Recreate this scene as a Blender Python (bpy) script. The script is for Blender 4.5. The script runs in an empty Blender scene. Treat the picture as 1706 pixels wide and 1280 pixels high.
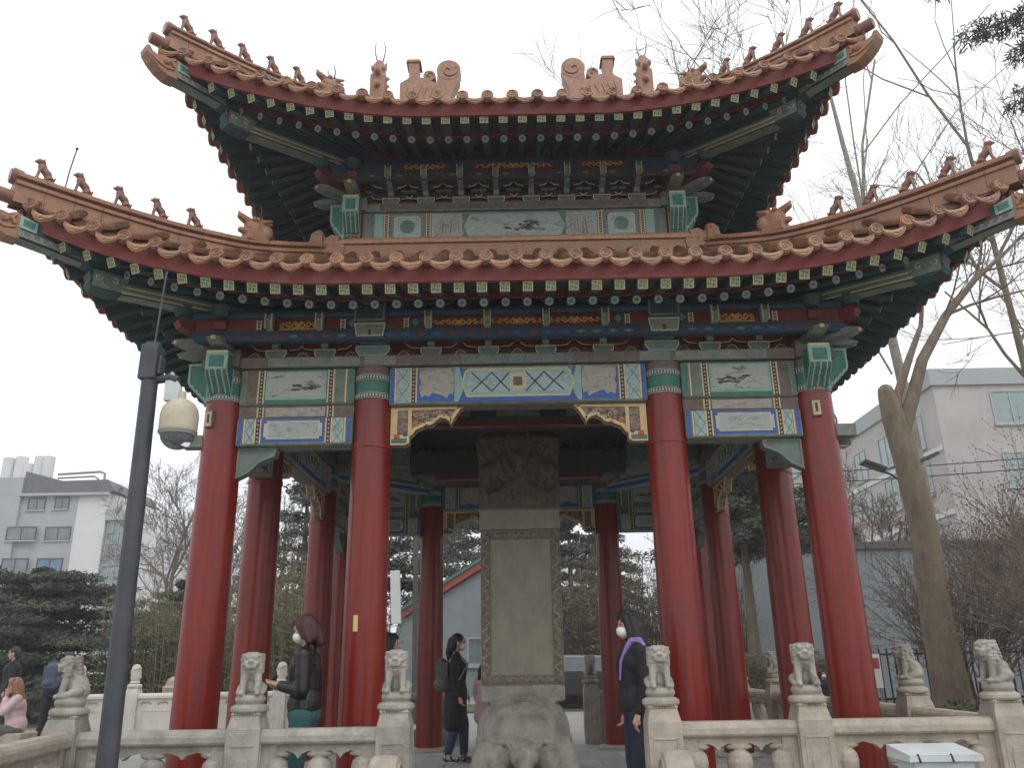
import bpy, math, random
from mathutils import Vector, Matrix
R = math.radians
PI = math.pi
random.seed(7)
scene = bpy.context.scene
COL = scene.collection

# ------------------------------------------------------------------ camera, sky, sun, exposure
cam_d = bpy.data.cameras.new('camera'); cam = bpy.data.objects.new('camera', cam_d); COL.objects.link(cam)
scene.camera = cam
F_PX, PITCH, YAW, ROLL = 1367.82, R(18.853), R(-0.1906), R(-1.0043)
cam_d.sensor_fit = 'HORIZONTAL'; cam_d.sensor_width = 36.0; cam_d.lens = 36.0*F_PX/1706.0
cam_d.clip_start = 0.05; cam_d.clip_end = 3000
_f = Vector((math.sin(YAW)*math.cos(PITCH), math.cos(YAW)*math.cos(PITCH), math.sin(PITCH)))
_r = Vector((math.cos(YAW), -math.sin(YAW), 0)); _u = _r.cross(_f)
_r2 = math.cos(ROLL)*_r + math.sin(ROLL)*_u; _u2 = -math.sin(ROLL)*_r + math.cos(ROLL)*_u
_m = Matrix((_r2, _u2, -_f)).transposed().to_4x4(); _m.translation = Vector((-0.0327, -10.6179, 1.2273))
cam.matrix_world = _m

world = bpy.data.worlds.new('World'); scene.world = world; world.use_nodes = True
wn = world.node_tree; wn.nodes.clear()
sky = wn.nodes.new('ShaderNodeTexSky'); sky.sky_type = 'NISHITA'; sky.sun_disc = False
SUN_EL, SUN_AZ = R(52), R(155)
sky.sun_elevation = SUN_EL; sky.sun_rotation = SUN_AZ; sky.dust_density = 4.0; sky.air_density = 1.0
hsv = wn.nodes.new('ShaderNodeHueSaturation'); hsv.inputs['Saturation'].default_value = 0.12
mixn = wn.nodes.new('ShaderNodeMix'); mixn.data_type = 'RGBA'; mixn.inputs[0].default_value = 0.7
mixn.inputs[7].default_value = (12.0, 12.3, 12.7, 1)
bg = wn.nodes.new('ShaderNodeBackground'); bg.inputs['Strength'].default_value = 0.122
wo = wn.nodes.new('ShaderNodeOutputWorld')
wn.links.new(sky.outputs[0], hsv.inputs['Color']); wn.links.new(hsv.outputs[0], mixn.inputs[6])
wn.links.new(mixn.outputs[2], bg.inputs[0]); wn.links.new(bg.outputs[0], wo.inputs[0])
sun_d = bpy.data.lights.new('sun', 'SUN'); sun_d.energy = 0.5; sun_d.angle = R(30); sun_d.color = (1.0, 0.97, 0.93)
sun = bpy.data.objects.new('sun', sun_d); COL.objects.link(sun)
_sd = Vector((math.sin(SUN_AZ)*math.cos(SUN_EL), math.cos(SUN_AZ)*math.cos(SUN_EL), math.sin(SUN_EL)))
sun.rotation_euler = _sd.to_track_quat('Z', 'Y').to_euler(); sun.location = (0, 0, 30)
scene.view_settings.view_transform = 'Standard'; scene.view_settings.look = 'None'
scene.view_settings.gamma = 1; scene.view_settings.use_curve_mapping = False
scene.view_settings.exposure = 0.15

# ------------------------------------------------------------------ materials
def mat(name, col, rough=0.6, col2=None, scale=8.0, amt=0.5, bump=0.0, bscale=40.0, coat=0.0, metal=0.0, stretch=None, spec=None, contrast=(0.35, 0.65), dirt=None, dscale=2.0, damt=0.5):
    m = bpy.data.materials.new(name); m.use_nodes = True
    nt = m.node_tree; b = nt.nodes['Principled BSDF']
    b.inputs['Roughness'].default_value = rough; b.inputs['Metallic'].default_value = metal
    if spec is not None: b.inputs['Specular IOR Level'].default_value = spec
    if coat: b.inputs['Coat Weight'].default_value = coat; b.inputs['Coat Roughness'].default_value = 0.15
    tc = nt.nodes.new('ShaderNodeTexCoord'); src = tc.outputs['Object']
    geo = nt.nodes.new('ShaderNodeNewGeometry')
    src = geo.outputs['Position']
    if stretch:
        mp = nt.nodes.new('ShaderNodeMapping'); mp.inputs['Scale'].default_value = stretch
        nt.links.new(src, mp.inputs[0]); src = mp.outputs[0]
    c = tuple(col)+(1,)
    if col2 is None: col2 = tuple(x*0.72 for x in col)
    n = nt.nodes.new('ShaderNodeTexNoise'); n.inputs['Scale'].default_value = scale; n.inputs['Detail'].default_value = 6; n.inputs['Roughness'].default_value = 0.65
    nt.links.new(src, n.inputs['Vector'])
    rp = nt.nodes.new('ShaderNodeMapRange'); rp.inputs[1].default_value = contrast[0]; rp.inputs[2].default_value = contrast[1]; rp.inputs[4].default_value = amt
    nt.links.new(n.outputs['Fac'], rp.inputs[0])
    mx = nt.nodes.new('ShaderNodeMix'); mx.data_type = 'RGBA'; mx.inputs[6].default_value = c; mx.inputs[7].default_value = tuple(col2)+(1,)
    nt.links.new(rp.outputs[0], mx.inputs[0]); out = mx.outputs[2]
    if dirt is not None:
        n3 = nt.nodes.new('ShaderNodeTexNoise'); n3.inputs['Scale'].default_value = dscale; n3.inputs['Detail'].default_value = 8; n3.inputs['Roughness'].default_value = 0.7
        nt.links.new(geo.outputs['Position'], n3.inputs['Vector'])
        r3 = nt.nodes.new('ShaderNodeMapRange'); r3.inputs[1].default_value = 0.45; r3.inputs[2].default_value = 0.7; r3.inputs[4].default_value = damt
        nt.links.new(n3.outputs['Fac'], r3.inputs[0])
        m3 = nt.nodes.new('ShaderNodeMix'); m3.data_type = 'RGBA'; m3.inputs[7].default_value = tuple(dirt)+(1,)
        nt.links.new(r3.outputs[0], m3.inputs[0]); nt.links.new(out, m3.inputs[6]); out = m3.outputs[2]
    nt.links.new(out, b.inputs['Base Color'])
    rr = nt.nodes.new('ShaderNodeMapRange'); rr.inputs[3].default_value = max(0.02, rough-0.08); rr.inputs[4].default_value = min(1, rough+0.12)
    nt.links.new(n.outputs['Fac'], rr.inputs[0]); nt.links.new(rr.outputs[0], b.inputs['Roughness'])
    if bump:
        n2 = nt.nodes.new('ShaderNodeTexNoise'); n2.inputs['Scale'].default_value = bscale; n2.inputs['Detail'].default_value = 5
        nt.links.new(src, n2.inputs['Vector'])
        bp = nt.nodes.new('ShaderNodeBump'); bp.inputs['Strength'].default_value = bump; bp.inputs['Distance'].default_value = 0.02
        nt.links.new(n2.outputs['Fac'], bp.inputs['Height']); nt.links.new(bp.outputs[0], b.inputs['Normal'])
    return m
def ink_mat(name, base, ink, scale=6.0, lo=0.52, hi=0.6):
    m = bpy.data.materials.new(name); m.use_nodes = True; nt = m.node_tree; b = nt.nodes['Principled BSDF']; b.inputs['Roughness'].default_value = 0.55
    geo = nt.nodes.new('ShaderNodeNewGeometry'); mp = nt.nodes.new('ShaderNodeMapping'); mp.inputs['Scale'].default_value = (1, 1, 2.2)
    nt.links.new(geo.outputs['Position'], mp.inputs[0])
    a = nt.nodes.new('ShaderNodeTexNoise'); a.inputs['Scale'].default_value = scale; a.inputs['Detail'].default_value = 9; a.inputs['Roughness'].default_value = 0.75; a.inputs['Distortion'].default_value = 0.6
    nt.links.new(mp.outputs[0], a.inputs['Vector'])
    r = nt.nodes.new('ShaderNodeMapRange'); r.inputs[1].default_value = lo; r.inputs[2].default_value = hi; r.inputs[4].default_value = 0.85
    nt.links.new(a.outputs['Fac'], r.inputs[0])
    mx = nt.nodes.new('ShaderNodeMix'); mx.data_type = 'RGBA'; mx.inputs[6].default_value = tuple(base)+(1,); mx.inputs[7].default_value = tuple(ink)+(1,)
    nt.links.new(r.outputs[0], mx.inputs[0]); nt.links.new(mx.outputs[2], b.inputs['Base Color'])
    return m
M = {}
M['red'] = mat('red lacquer', (0.235, 0.0125, 0.0035), 0.30, (0.13, 0.008, 0.003), 5, 0.8, 0.05, 30, coat=0.1, stretch=(3, 3, 0.22), dirt=(0.13, 0.022, 0.016), dscale=2.2, damt=0.7, spec=.45)
M['darkred'] = mat('dark red board', (0.16, 0.02, 0.016), 0.55, (0.08, 0.012, 0.012), 10, 0.6)
M['eavered'] = mat('eave red paint', (0.20, 0.022, 0.015), 0.6, (0.13, 0.022, 0.018), 12, 0.6, dirt=(0.2, 0.1, 0.08), dscale=5)
M['tile'] = mat('dusty glazed tile', (0.34, 0.15, 0.068), 0.36, (0.19, 0.09, 0.05), 14, 0.9, 0.3, 60, dirt=(0.30, 0.195, 0.135), dscale=7, damt=0.6)
M['tile2'] = mat('yellow glazed tile', (0.42, 0.205, 0.085), 0.34, (0.26, 0.12, 0.06), 14, 0.9, 0.25, 60, dirt=(0.33, 0.20, 0.14), dscale=9, damt=0.6)
M['tile3'] = mat('dark glazed tile', (0.24, 0.11, 0.07), 0.4, (0.15, 0.07, 0.05), 14, 0.9, 0.25, 60, dirt=(0.26, 0.15, 0.11), dscale=9, damt=0.6)
M['stonetile'] = mat('pale glazed ornament', (0.38, 0.20, 0.12), 0.45, (0.25, 0.12, 0.075), 12, 0.9, 0.3, 50, dirt=(0.22, 0.13, 0.095), dscale=9)
M['rafter'] = mat('rafter green', (0.026, 0.066, 0.062), 0.6, (0.022, 0.042, 0.046), 9, 0.7)
M['soffit'] = mat('soffit board', (0.07, 0.05, 0.05), 0.75, (0.03, 0.05, 0.05), 6, 0.7)
M['endwhite'] = mat('dusty rafter end white', (0.34, 0.38, 0.34), 0.6, (0.22, 0.26, 0.24), 12, 0.8)
M['endgold'] = mat('dusty rafter end gold', (0.46, 0.37, 0.17), 0.55, (0.30, 0.24, 0.13), 16, 0.8)
M['green'] = mat('painted green', (0.035, 0.185, 0.125), 0.55, (0.025, 0.11, 0.085), 18, 0.7, dirt=(0.13, 0.18, 0.15), dscale=12)
M['mint'] = mat('pale mint paint', (0.27, 0.41, 0.355), 0.55, (0.2, 0.36, 0.32), 18, 0.7, dirt=(0.26, 0.27, 0.23), dscale=9)
M['teal'] = mat('weathered teal paint', (0.13, 0.20, 0.17), 0.6, (0.09, 0.11, 0.10), 10, 0.8, dirt=(0.22, 0.21, 0.17), dscale=8, damt=0.7)
M['greyg'] = mat('faded grey green paint', (0.22, 0.25, 0.20), 0.6, (0.13, 0.15, 0.13), 9, 0.8, dirt=(0.12, 0.11, 0.10), dscale=10)
M['blue'] = mat('painted blue', (0.03, 0.105, 0.36), 0.5, (0.02, 0.07, 0.26), 15, 0.6)
M['dblue'] = mat('dark painted blue', (0.015, 0.035, 0.085), 0.6, (0.015, 0.05, 0.06), 8, 0.8, dirt=(0.05, 0.045, 0.045), dscale=5)
M['white'] = mat('painted off white', (0.47, 0.49, 0.44), 0.6, (0.32, 0.34, 0.31), 12, 0.8)
M['cream'] = mat('painted cream gold', (0.66, 0.47, 0.22), 0.45, (0.50, 0.34, 0.15), 16, 0.6)
M['gold'] = mat('gold leaf', (0.70, 0.40, 0.09), 0.38, (0.45, 0.24, 0.06), 20, 0.6, metal=0.35)
M['paleg'] = mat('pale gold line', (0.55, 0.48, 0.27), 0.5, (0.38, 0.34, 0.2), 16, 0.6)
M['dark'] = mat('painted dark brown', (0.05, 0.035, 0.03), 0.6, (0.03, 0.03, 0.03), 12, 0.6)
M['brown'] = mat('faded brown paint', (0.17, 0.115, 0.085), 0.6, (0.09, 0.07, 0.06), 12, 0.8, dirt=(0.16, 0.17, 0.14), dscale=10)
M['grisaille'] = ink_mat('faded landscape painting', (0.36, 0.38, 0.33), (0.08, 0.08, 0.07), 5.5, 0.53, 0.62)
M['grisaille2'] = ink_mat('pale landscape painting', (0.34, 0.375, 0.345), (0.15, 0.18, 0.16), 6, 0.5, 0.64)
M['cyan'] = ink_mat('pale blue lattice ground', (0.32, 0.43, 0.41), (0.16, 0.2, 0.18), 14, 0.5, 0.65)
M['cloud'] = ink_mat('peeling grey paint', (0.36, 0.33, 0.28), (0.2, 0.17, 0.14), 12, 0.5, 0.62)
M['scroll'] = ink_mat('carved scroll paint', (0.30, 0.22, 0.16), (0.09, 0.04, 0.035), 22, 0.45, 0.55)
M['orange'] = mat('orange red paint', (0.50, 0.10, 0.03), 0.5, (0.35, 0.08, 0.03), 14, 0.5)
M['stone'] = mat('weathered marble', (0.42, 0.395, 0.34), 0.75, (0.27, 0.255, 0.215), 7, 0.9, 0.35, 35, dirt=(0.15, 0.14, 0.125), dscale=4, damt=0.75)
M['stonew'] = mat('warm weathered marble', (0.46, 0.40, 0.33), 0.75, (0.31, 0.27, 0.215), 5, 0.9, 0.3, 35, dirt=(0.2, 0.18, 0.155), dscale=6, damt=0.6)
M['marble'] = mat('new white marble', (0.66, 0.62, 0.55), 0.6, (0.52, 0.48, 0.42), 5, 0.7, 0.12, 25)
M['stele'] = mat('dark stele stone', (0.38, 0.35, 0.27), 0.7, (0.27, 0.25, 0.19), 5, 0.8, 0.3, 45, stretch=(1, 1, 0.6), dirt=(0.38, 0.355, 0.285), dscale=2.5, damt=0.6)
M['stelec'] = ink_mat('carved stele border', (0.24, 0.20, 0.145), (0.11, 0.085, 0.06), 17, 0.45, 0.58)
M['stelehead'] = ink_mat('brown stele head with painted shade', (0.16, 0.125, 0.085), (0.07, 0.05, 0.035), 9, 0.42, 0.62)  # brown head stone, darkened in colour for the shade above the openings
M['floor'] = mat('paving stone', (0.40, 0.40, 0.38), 0.8, (0.30, 0.30, 0.29), 3, 0.8, 0.15, 40)
M['floor2'] = mat('paving stone darker', (0.33, 0.33, 0.315), 0.8, (0.24, 0.24, 0.235), 3, 0.8, 0.15, 40)
M['ground'] = mat('plaza ground', (0.34, 0.33, 0.31), 0.85, (0.25, 0.245, 0.23), 0.6, 0.8, 0.2, 20)
M['earth'] = mat('dry earth', (0.14, 0.115, 0.08), 0.9, (0.09, 0.09, 0.05), 1.5, 0.8, 0.4, 12)

# ------------------------------------------------------------------ mesh building
class MB:
    def __init__(s): s.v = []; s.f = []; s.m = []; s.mats = []
    def mi(s, m):
        if isinstance(m, str): m = M[m]
        if m not in s.mats: s.mats.append(m)
        return s.mats.index(m)
    def add(s, vs, fs, m, X=None):
        o = len(s.v); k = s.mi(m)
        if X is not None: vs = [X @ Vector(p) for p in vs]
        s.v += [tuple(p) for p in vs]; s.f += [tuple(i+o for i in f) for f in fs]; s.m += [k]*len(fs)
        return s
    def box(s, x0, x1, y0, y1, z0, z1, m, X=None):
        v = [(x0,y0,z0),(x1,y0,z0),(x1,y1,z0),(x0,y1,z0),(x0,y0,z1),(x1,y0,z1),(x1,y1,z1),(x0,y1,z1)]
        f = [(0,3,2,1),(4,5,6,7),(0,1,5,4),(1,2,6,5),(2,3,7,6),(3,0,4,7)]
        return s.add(v, f, m, X)
    def prism(s, poly, a0, a1, m, axis='y', X=None):
        n = len(poly)
        def P(p, a): return {'y': (p[0], a, p[1]), 'x': (a, p[0], p[1]), 'z': (p[0], p[1], a)}[axis]
        v = [P(p, a0) for p in poly]+[P(p, a1) for p in poly]
        f = [tuple(range(n)), tuple(range(2*n-1, n-1, -1))]+[(i, i+n, (i+1) % n+n, (i+1) % n) for i in range(n)]
        area = sum(poly[i][0]*poly[(i+1) % n][1]-poly[(i+1) % n][0]*poly[i][1] for i in range(n))
        flip = (area > 0) ^ (axis == 'y') ^ (a1 > a0)
        if not flip: pass
        else: f = [tuple(reversed(q)) for q in f]
        return s.add(v, f, m, X)
    def outline(s, poly, w, a0, a1, m, axis='y'):
        # closed band just inside the polygon outline
        n = len(poly); cx = sum(p[0] for p in poly)/n; cy = sum(p[1] for p in poly)/n
        ar = sum(poly[i][0]*poly[(i+1) % n][1]-poly[(i+1) % n][0]*poly[i][1] for i in range(n)); sg = 1 if ar > 0 else -1
        inn = []
        for i in range(n):
            p0, p1, p2 = Vector(poly[i-1]), Vector(poly[i]), Vector(poly[(i+1) % n])
            d1 = (p1-p0).normalized(); d2 = (p2-p1).normalized()
            n1 = Vector((-d1.y, d1.x))*sg; n2 = Vector((-d2.y, d2.x))*sg
            nn = n1+n2
            if nn.length < 1e-3: nn = n1
            nn.normalize(); k = w/max(0.45, nn.dot(n1)); inn.append(tuple(p1+nn*k))
        for i in range(n):
            j = (i+1) % n
            s.prism([poly[i], poly[j], inn[j], inn[i]], a0, a1, m, axis)
        return s
    def line(s, p, q, w, a0, a1, m, axis='y'):
        p = Vector(p); q = Vector(q); d = (q-p).normalized(); k = Vector((-d.y, d.x))*w/2
        return s.prism([tuple(p+k), tuple(p-k), tuple(q-k), tuple(q+k)], a0, a1, m, axis)
    def tube(s, pts, rad, n, m, cap=True, X=None):
        pts = [Vector(p) for p in pts]
        if not isinstance(rad, (list, tuple)): rad = [rad]*len(pts)
        v = []; f = []; prev = None
        for i, p in enumerate(pts):
            d = (pts[min(i+1, len(pts)-1)]-pts[max(i-1, 0)])
            if d.length < 1e-9: d = Vector((0, 0, 1))
            d.normalize()
            if prev is None:
                a = d.orthogonal().normalized()
            else:
                a = prev-d*prev.dot(d)
                a = a.normalized() if a.length > 1e-6 else d.orthogonal().normalized()
            prev = a; b = d.cross(a)
            for k in range(n):
                t = 2*PI*k/n; v.append(p+(a*math.cos(t)+b*math.sin(t))*rad[i])
        for i in range(len(pts)-1):
            for k in range(n):
                j = (k+1) % n; f.append((i*n+k, i*n+j, (i+1)*n+j, (i+1)*n+k))
        if cap: f.append(tuple(reversed(range(n)))); f.append(tuple((len(pts)-1)*n+k for k in range(n)))
        return s.add(v, f, m, X)
    def ell(s, c, r, m, nu=14, nv=8, X=None):
        if isinstance(r, (int, float)): r = (r, r, r)
        v = [(c[0], c[1], c[2]+r[2])]; f = []
        for j in range(1, nv):
            ph = PI*j/nv
            for i in range(nu):
                t = 2*PI*i/nu; v.append((c[0]+r[0]*math.sin(ph)*math.cos(t), c[1]+r[1]*math.sin(ph)*math.sin(t), c[2]+r[2]*math.cos(ph)))
        v.append((c[0], c[1], c[2]-r[2])); L = len(v)-1
        for i in range(nu):
            j = (i+1) % nu; f.append((0, 1+i, 1+j))
            for q in range(nv-2): f.append((1+q*nu+i, 1+(q+1)*nu+i, 1+(q+1)*nu+j, 1+q*nu+j))
            f.append((L, 1+(nv-2)*nu+j, 1+(nv-2)*nu+i))
        return s.add(v, f, m, X)
    def cap(s, p, q, r1, r2, m, n=10):
        p = Vector(p); q = Vector(q); d = (q-p)
        if d.length < 1e-6: return s.ell(p, r1, m)
        u = d.normalized(); pts = []; rad = []
        for t in (90, 60, 30): pts.append(p-u*r1*math.sin(R(t))); rad.append(max(1e-4, r1*math.cos(R(t))))
        pts.append(p); rad.append(r1); pts.append(q); rad.append(r2)
        for t in (30, 60, 90): pts.append(q+u*r2*math.sin(R(t))); rad.append(max(1e-4, r2*math.cos(R(t))))
        return s.tube(pts, rad, n, m)
    def lathe(s, prof, n, m, c=(0, 0, 0), X=None, sq=0):
        v = []; f = []
        for r, z in prof:
            for k in range(n):
                t = 2*PI*k/n; rr = r
                v.append((c[0]+rr*math.cos(t), c[1]+rr*math.sin(t), c[2]+z))
        for i in range(len(prof)-1):
            for k in range(n):
                j = (k+1) % n; f.append((i*n+k, i*n+j, (i+1)*n+j, (i+1)*n+k))
        f.append(tuple(reversed(range(n)))); f.append(tuple((len(prof)-1)*n+k for k in range(n)))
        return s.add(v, f, m, X)
    def sweep(s, prof, path, lat, m, up=Vector((0, 0, 1))):
        # prof: (u, w) pairs ; path: points ; lat: lateral vector
        n = len(prof); v = []; f = []
        for p in path:
            for u, w in prof: v.append(Vector(p)+lat*u+up*w)
        for i in range(len(path)-1):
            for k in range(n):
                j = (k+1) % n; f.append((i*n+k, i*n+j, (i+1)*n+j, (i+1)*n+k))
        f.append(tuple(reversed(range(n)))); f.append(tuple((len(path)-1)*n+k for k in range(n)))
        return s.add(v, f, m)
    def mesh(s, name, smooth=False, fix=False):
        me = bpy.data.meshes.new(name); me.from_pydata(s.v, [], s.f)
        for m in s.mats: me.materials.append(m)
        me.polygons.foreach_set('material_index', s.m)
        if fix:
            import bmesh
            b = bmesh.new(); b.from_mesh(me); bmesh.ops.recalc_face_normals(b, faces=b.faces); b.to_mesh(me); b.free()
        if smooth:
            me.polygons.foreach_set('use_smooth', [True]*len(me.polygons))
            try: me.set_sharp_from_angle(angle=R(40))
            except Exception: pass
        me.update(); return me
    def build(s, name, parent=None, smooth=False, bevel=0, **k):
        o = bpy.data.objects.new(name, s.mesh(name, smooth)); COL.objects.link(o); o.parent = parent
        if bevel:
            b = o.modifiers.new('bevel', 'BEVEL'); b.width = bevel; b.segments = 2; b.limit_method = 'ANGLE'; b.angle_limit = R(40)
        for a, c in k.items(): o[a] = c
        return o
def link(name, me, parent=None, X=None, **k):
    o = bpy.data.objects.new(name, me); COL.objects.link(o); o.parent = parent
    if X is not None: o.matrix_local = X
    for a, c in k.items(): o[a] = c
    return o
def sculpt(name, mb, voxel, parent=None, sm=3, disp=0.0, dscale=0.05, mat_=None, **k):
    me = mb.mesh(name+'_src'); o = bpy.data.objects.new(name, me); COL.objects.link(o)
    r = o.modifiers.new('r', 'REMESH'); r.mode = 'VOXEL'; r.voxel_size = voxel; r.use_smooth_shade = True
    if sm: q = o.modifiers.new('s', 'SMOOTH'); q.iterations = sm; q.factor = 0.5
    dg = bpy.context.evaluated_depsgraph_get(); dg.update()
    nm = bpy.data.meshes.new_from_object(o.evaluated_get(dg)); nm.name = name
    nm.materials.clear(); nm.materials.append(M[mat_] if isinstance(mat_, str) else (mat_ or mb.mats[0]))
    o.modifiers.clear(); o.data = nm; bpy.data.meshes.remove(me); o.parent = parent
    for a, c in k.items(): o[a] = c
    return o
def thing(name, label, cat, loc=(0, 0, 0), rz=0, group=None):
    o = bpy.data.objects.new(name, None); COL.objects.link(o); o.location = loc; o.rotation_euler = (0, 0, rz); o.empty_display_size = 0.1
    o['label'] = label; o['category'] = cat
    if group: o['group'] = group
    return o
def tag(o, label, cat, group=None):
    o['label'] = label; o['category'] = cat
    if group: o['group'] = group
    return o
def children(o): return [c for c in bpy.data.objects if c.parent is o]
def copy_tree(o, parent, X):
    """copy of a part and its sub-parts, turned by X about the thing's origin"""
    c = o.copy(); COL.objects.link(c); c.parent = parent; c.matrix_local = X @ o.matrix_local
    for ch in KIDS.get(o.name, []):
        d = ch.copy(); COL.objects.link(d); d.parent = c; d.matrix_local = ch.matrix_local.copy()
    return c
KIDS = {}
def sub(part, o):
    o.parent = part; KIDS.setdefault(part.name, []).append(o); return o
RZ = [Matrix.Rotation(k*PI/2, 4, 'Z') for k in range(4)]

# ================================================================== the setting
def struct(o): o['kind'] = 'structure'; return o
# plaza at z=0 behind the front balustrade line, lower forecourt in front of it
g = MB()
g.v = []; N = 14
g.box(-300, 300, -4.14, 300, -0.6, -0.006, 'ground')
struct(g.build('plaza_ground'))
g = MB(); g.box(-300, 300, -150, -4.14, -0.6, -0.352, 'ground'); struct(g.build('forecourt_ground'))
# platform floor under the pavilion with stone slabs
pf = struct(MB().box(-3.72, 3.72, -4.16, 3.9, -0.36, -0.012, 'floor2').build('stone_platform'))
slabm = {}
def slab(w, d, mt):
    k = (round(w, 2), round(d, 2), mt)
    if k not in slabm: slabm[k] = MB().box(-w/2+.006, w/2-.006, -d/2+.006, d/2-.006, -0.03, 0.0, mt).mesh('slab')
    return slabm[k]
rs = random.Random(3)
for j in range(10):
    for i in range(11):
        x = -3.72+.33+i*.676+(0.33 if j % 2 else 0)
        if x > 3.4: continue
        y = -4.16+.4+j*.806
        link('paving_slab', slab(.676, .806, rs.choice(['floor', 'floor', 'floor2'])), pf, Matrix.Translation((x, y, rs.uniform(-.002, .002))))
# front steps in the opening
for i, (y0, z1) in enumerate(((-4.46, -0.12), (-4.76, -0.24))):
    struct(MB().box(-0.84, 0.88, y0, y0+.33, -0.36, z1, 'stonew').build('stone_step', bevel=.01))
# left bed of earth and lawn under the trees
struct(MB().box(-30, -9.2, 10.2, 60, -0.2, 0.05, 'earth').build('planting_bed'))
struct(MB().box(4.6, 40, -3, 11, -0.2, 0.04, 'earth').build('planting_bed'))
struct(MB().box(-6, 40, 13, 17.4, -0.2, 0.04, 'earth').build('planting_bed'))

# ================================================================== the pavilion
PV = thing('stele_pavilion', 'square double eaved pavilion with red columns and dusty yellow glazed roofs around the stele', 'pavilion')
A, B = 1.43, 1.4613; W = A+B          # column lines
def P4(o, ks=(1, 2, 3)):
    for k in ks: copy_tree(o, PV, RZ[k])
    return o
# ---- columns
def colmesh(cap):
    b = MB()
    b.lathe([(0.2, 0.05), (0.199, 0.8), (0.194, 2.0), (0.186, 3.2), (0.184, 3.69)], 40, 'red')
    return b
cm = colmesh(0).mesh('column', smooth=True)
bases = MB().lathe([(0.30, -0.004), (0.30, 0.02), (0.27, 0.045), (0.225, 0.06)], 36, 'stonew').mesh('column_base', smooth=True)
cb = MB()
cb.lathe([(0.186, 3.69), (0.190, 3.69), (0.190, 3.755), (0.186, 3.755)], 40, 'dark')
cb.lathe([(0.189, 3.757), (0.189, 3.873)], 40, 'green')
cb.lathe([(0.190, 3.875), (0.190, 3.935)], 40, 'dark')
cb.lathe([(0.187, 3.937), (0.187, 4.02)], 40, 'brown')
for z0 in (3.694, 3.879):
    for dz, h in ((0, .007), (.05, .007)):
        cb.lathe([(0.1915, z0+dz), (0.1915, z0+dz+h)], 40, 'white')
    for k in range(40):
        X = Matrix.Rotation(2*PI*k/40, 4, 'Z'); cb.box(.189, .1935, -.009, .009, z0+.015, z0+.042, 'white', X)
capm = cb.mesh('painted_cap')
collar = MB().lathe([(0.195, 3.205), (0.1955, 3.21), (0.1955, 3.235), (0.195, 3.24)], 36, 'red').mesh('collar', smooth=True)
for k in range(4):
    for (x, y) in ((-W, -W), (-A, -W), (A, -W)):
        c = link('column', cm, PV, RZ[k] @ Matrix.Translation((x, y, 0)))
        c2 = link('column_base', bases, c)
        link('painted_cap', capm, c)
        if abs(x) < 2: link('collar', collar, c)
# ---- painted beam decoration, outward face at y=yf (sg=-1) or inward face (sg=+1)
def bead(b, x, z0, z1, yf, sg, w=.055):
    b.prism([(x-w/2, z0), (x+w/2, z0), (x+w/2, z1), (x-w/2, z1)], yf, yf+sg*.004, 'dark')
    for dx in (-w/2-.006, w/2-.008): b.prism([(x+dx, z0), (x+dx+.014, z0), (x+dx+.014, z1), (x+dx, z1)], yf, yf+sg*.007, 'cream')
    n = max(3, int((z1-z0)/.036)); 
    for i in range(n):
        zc = z0+(i+.5)*(z1-z0)/n; r = .0105
        b.prism([(x-r, zc), (x, zc-r), (x+r, zc), (x, zc+r)], yf, yf+sg*.008, 'white')
def rect(x0, x1, z0, z1): return [(x0, z0), (x1, z0), (x1, z1), (x0, z1)]
def lattice(b, x0, x1, z0, z1, yf, sg, nx):
    b.prism(rect(x0, x1, z0, z1), yf, yf+sg*.004, 'cyan')
    n = max(1, round((z1-z0)/(abs(x1-x0)*1.15)))
    for i in range(n):
        a = z0+(z1-z0)*i/n; c = z0+(z1-z0)*(i+1)/n
        b.line((x0+.008, a), (x1-.008, c), .006, yf, yf+sg*.007, 'teal'); b.line((x0+.008, c), (x1-.008, a), .006, yf, yf+sg*.0075, 'teal')
        b.prism([((x0+x1)/2-.02, (a+c)/2), ((x0+x1)/2, (a+c)/2-.03), ((x0+x1)/2+.02, (a+c)/2), ((x0+x1)/2, (a+c)/2+.03)], yf, yf+sg*.006, 'mint')
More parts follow.
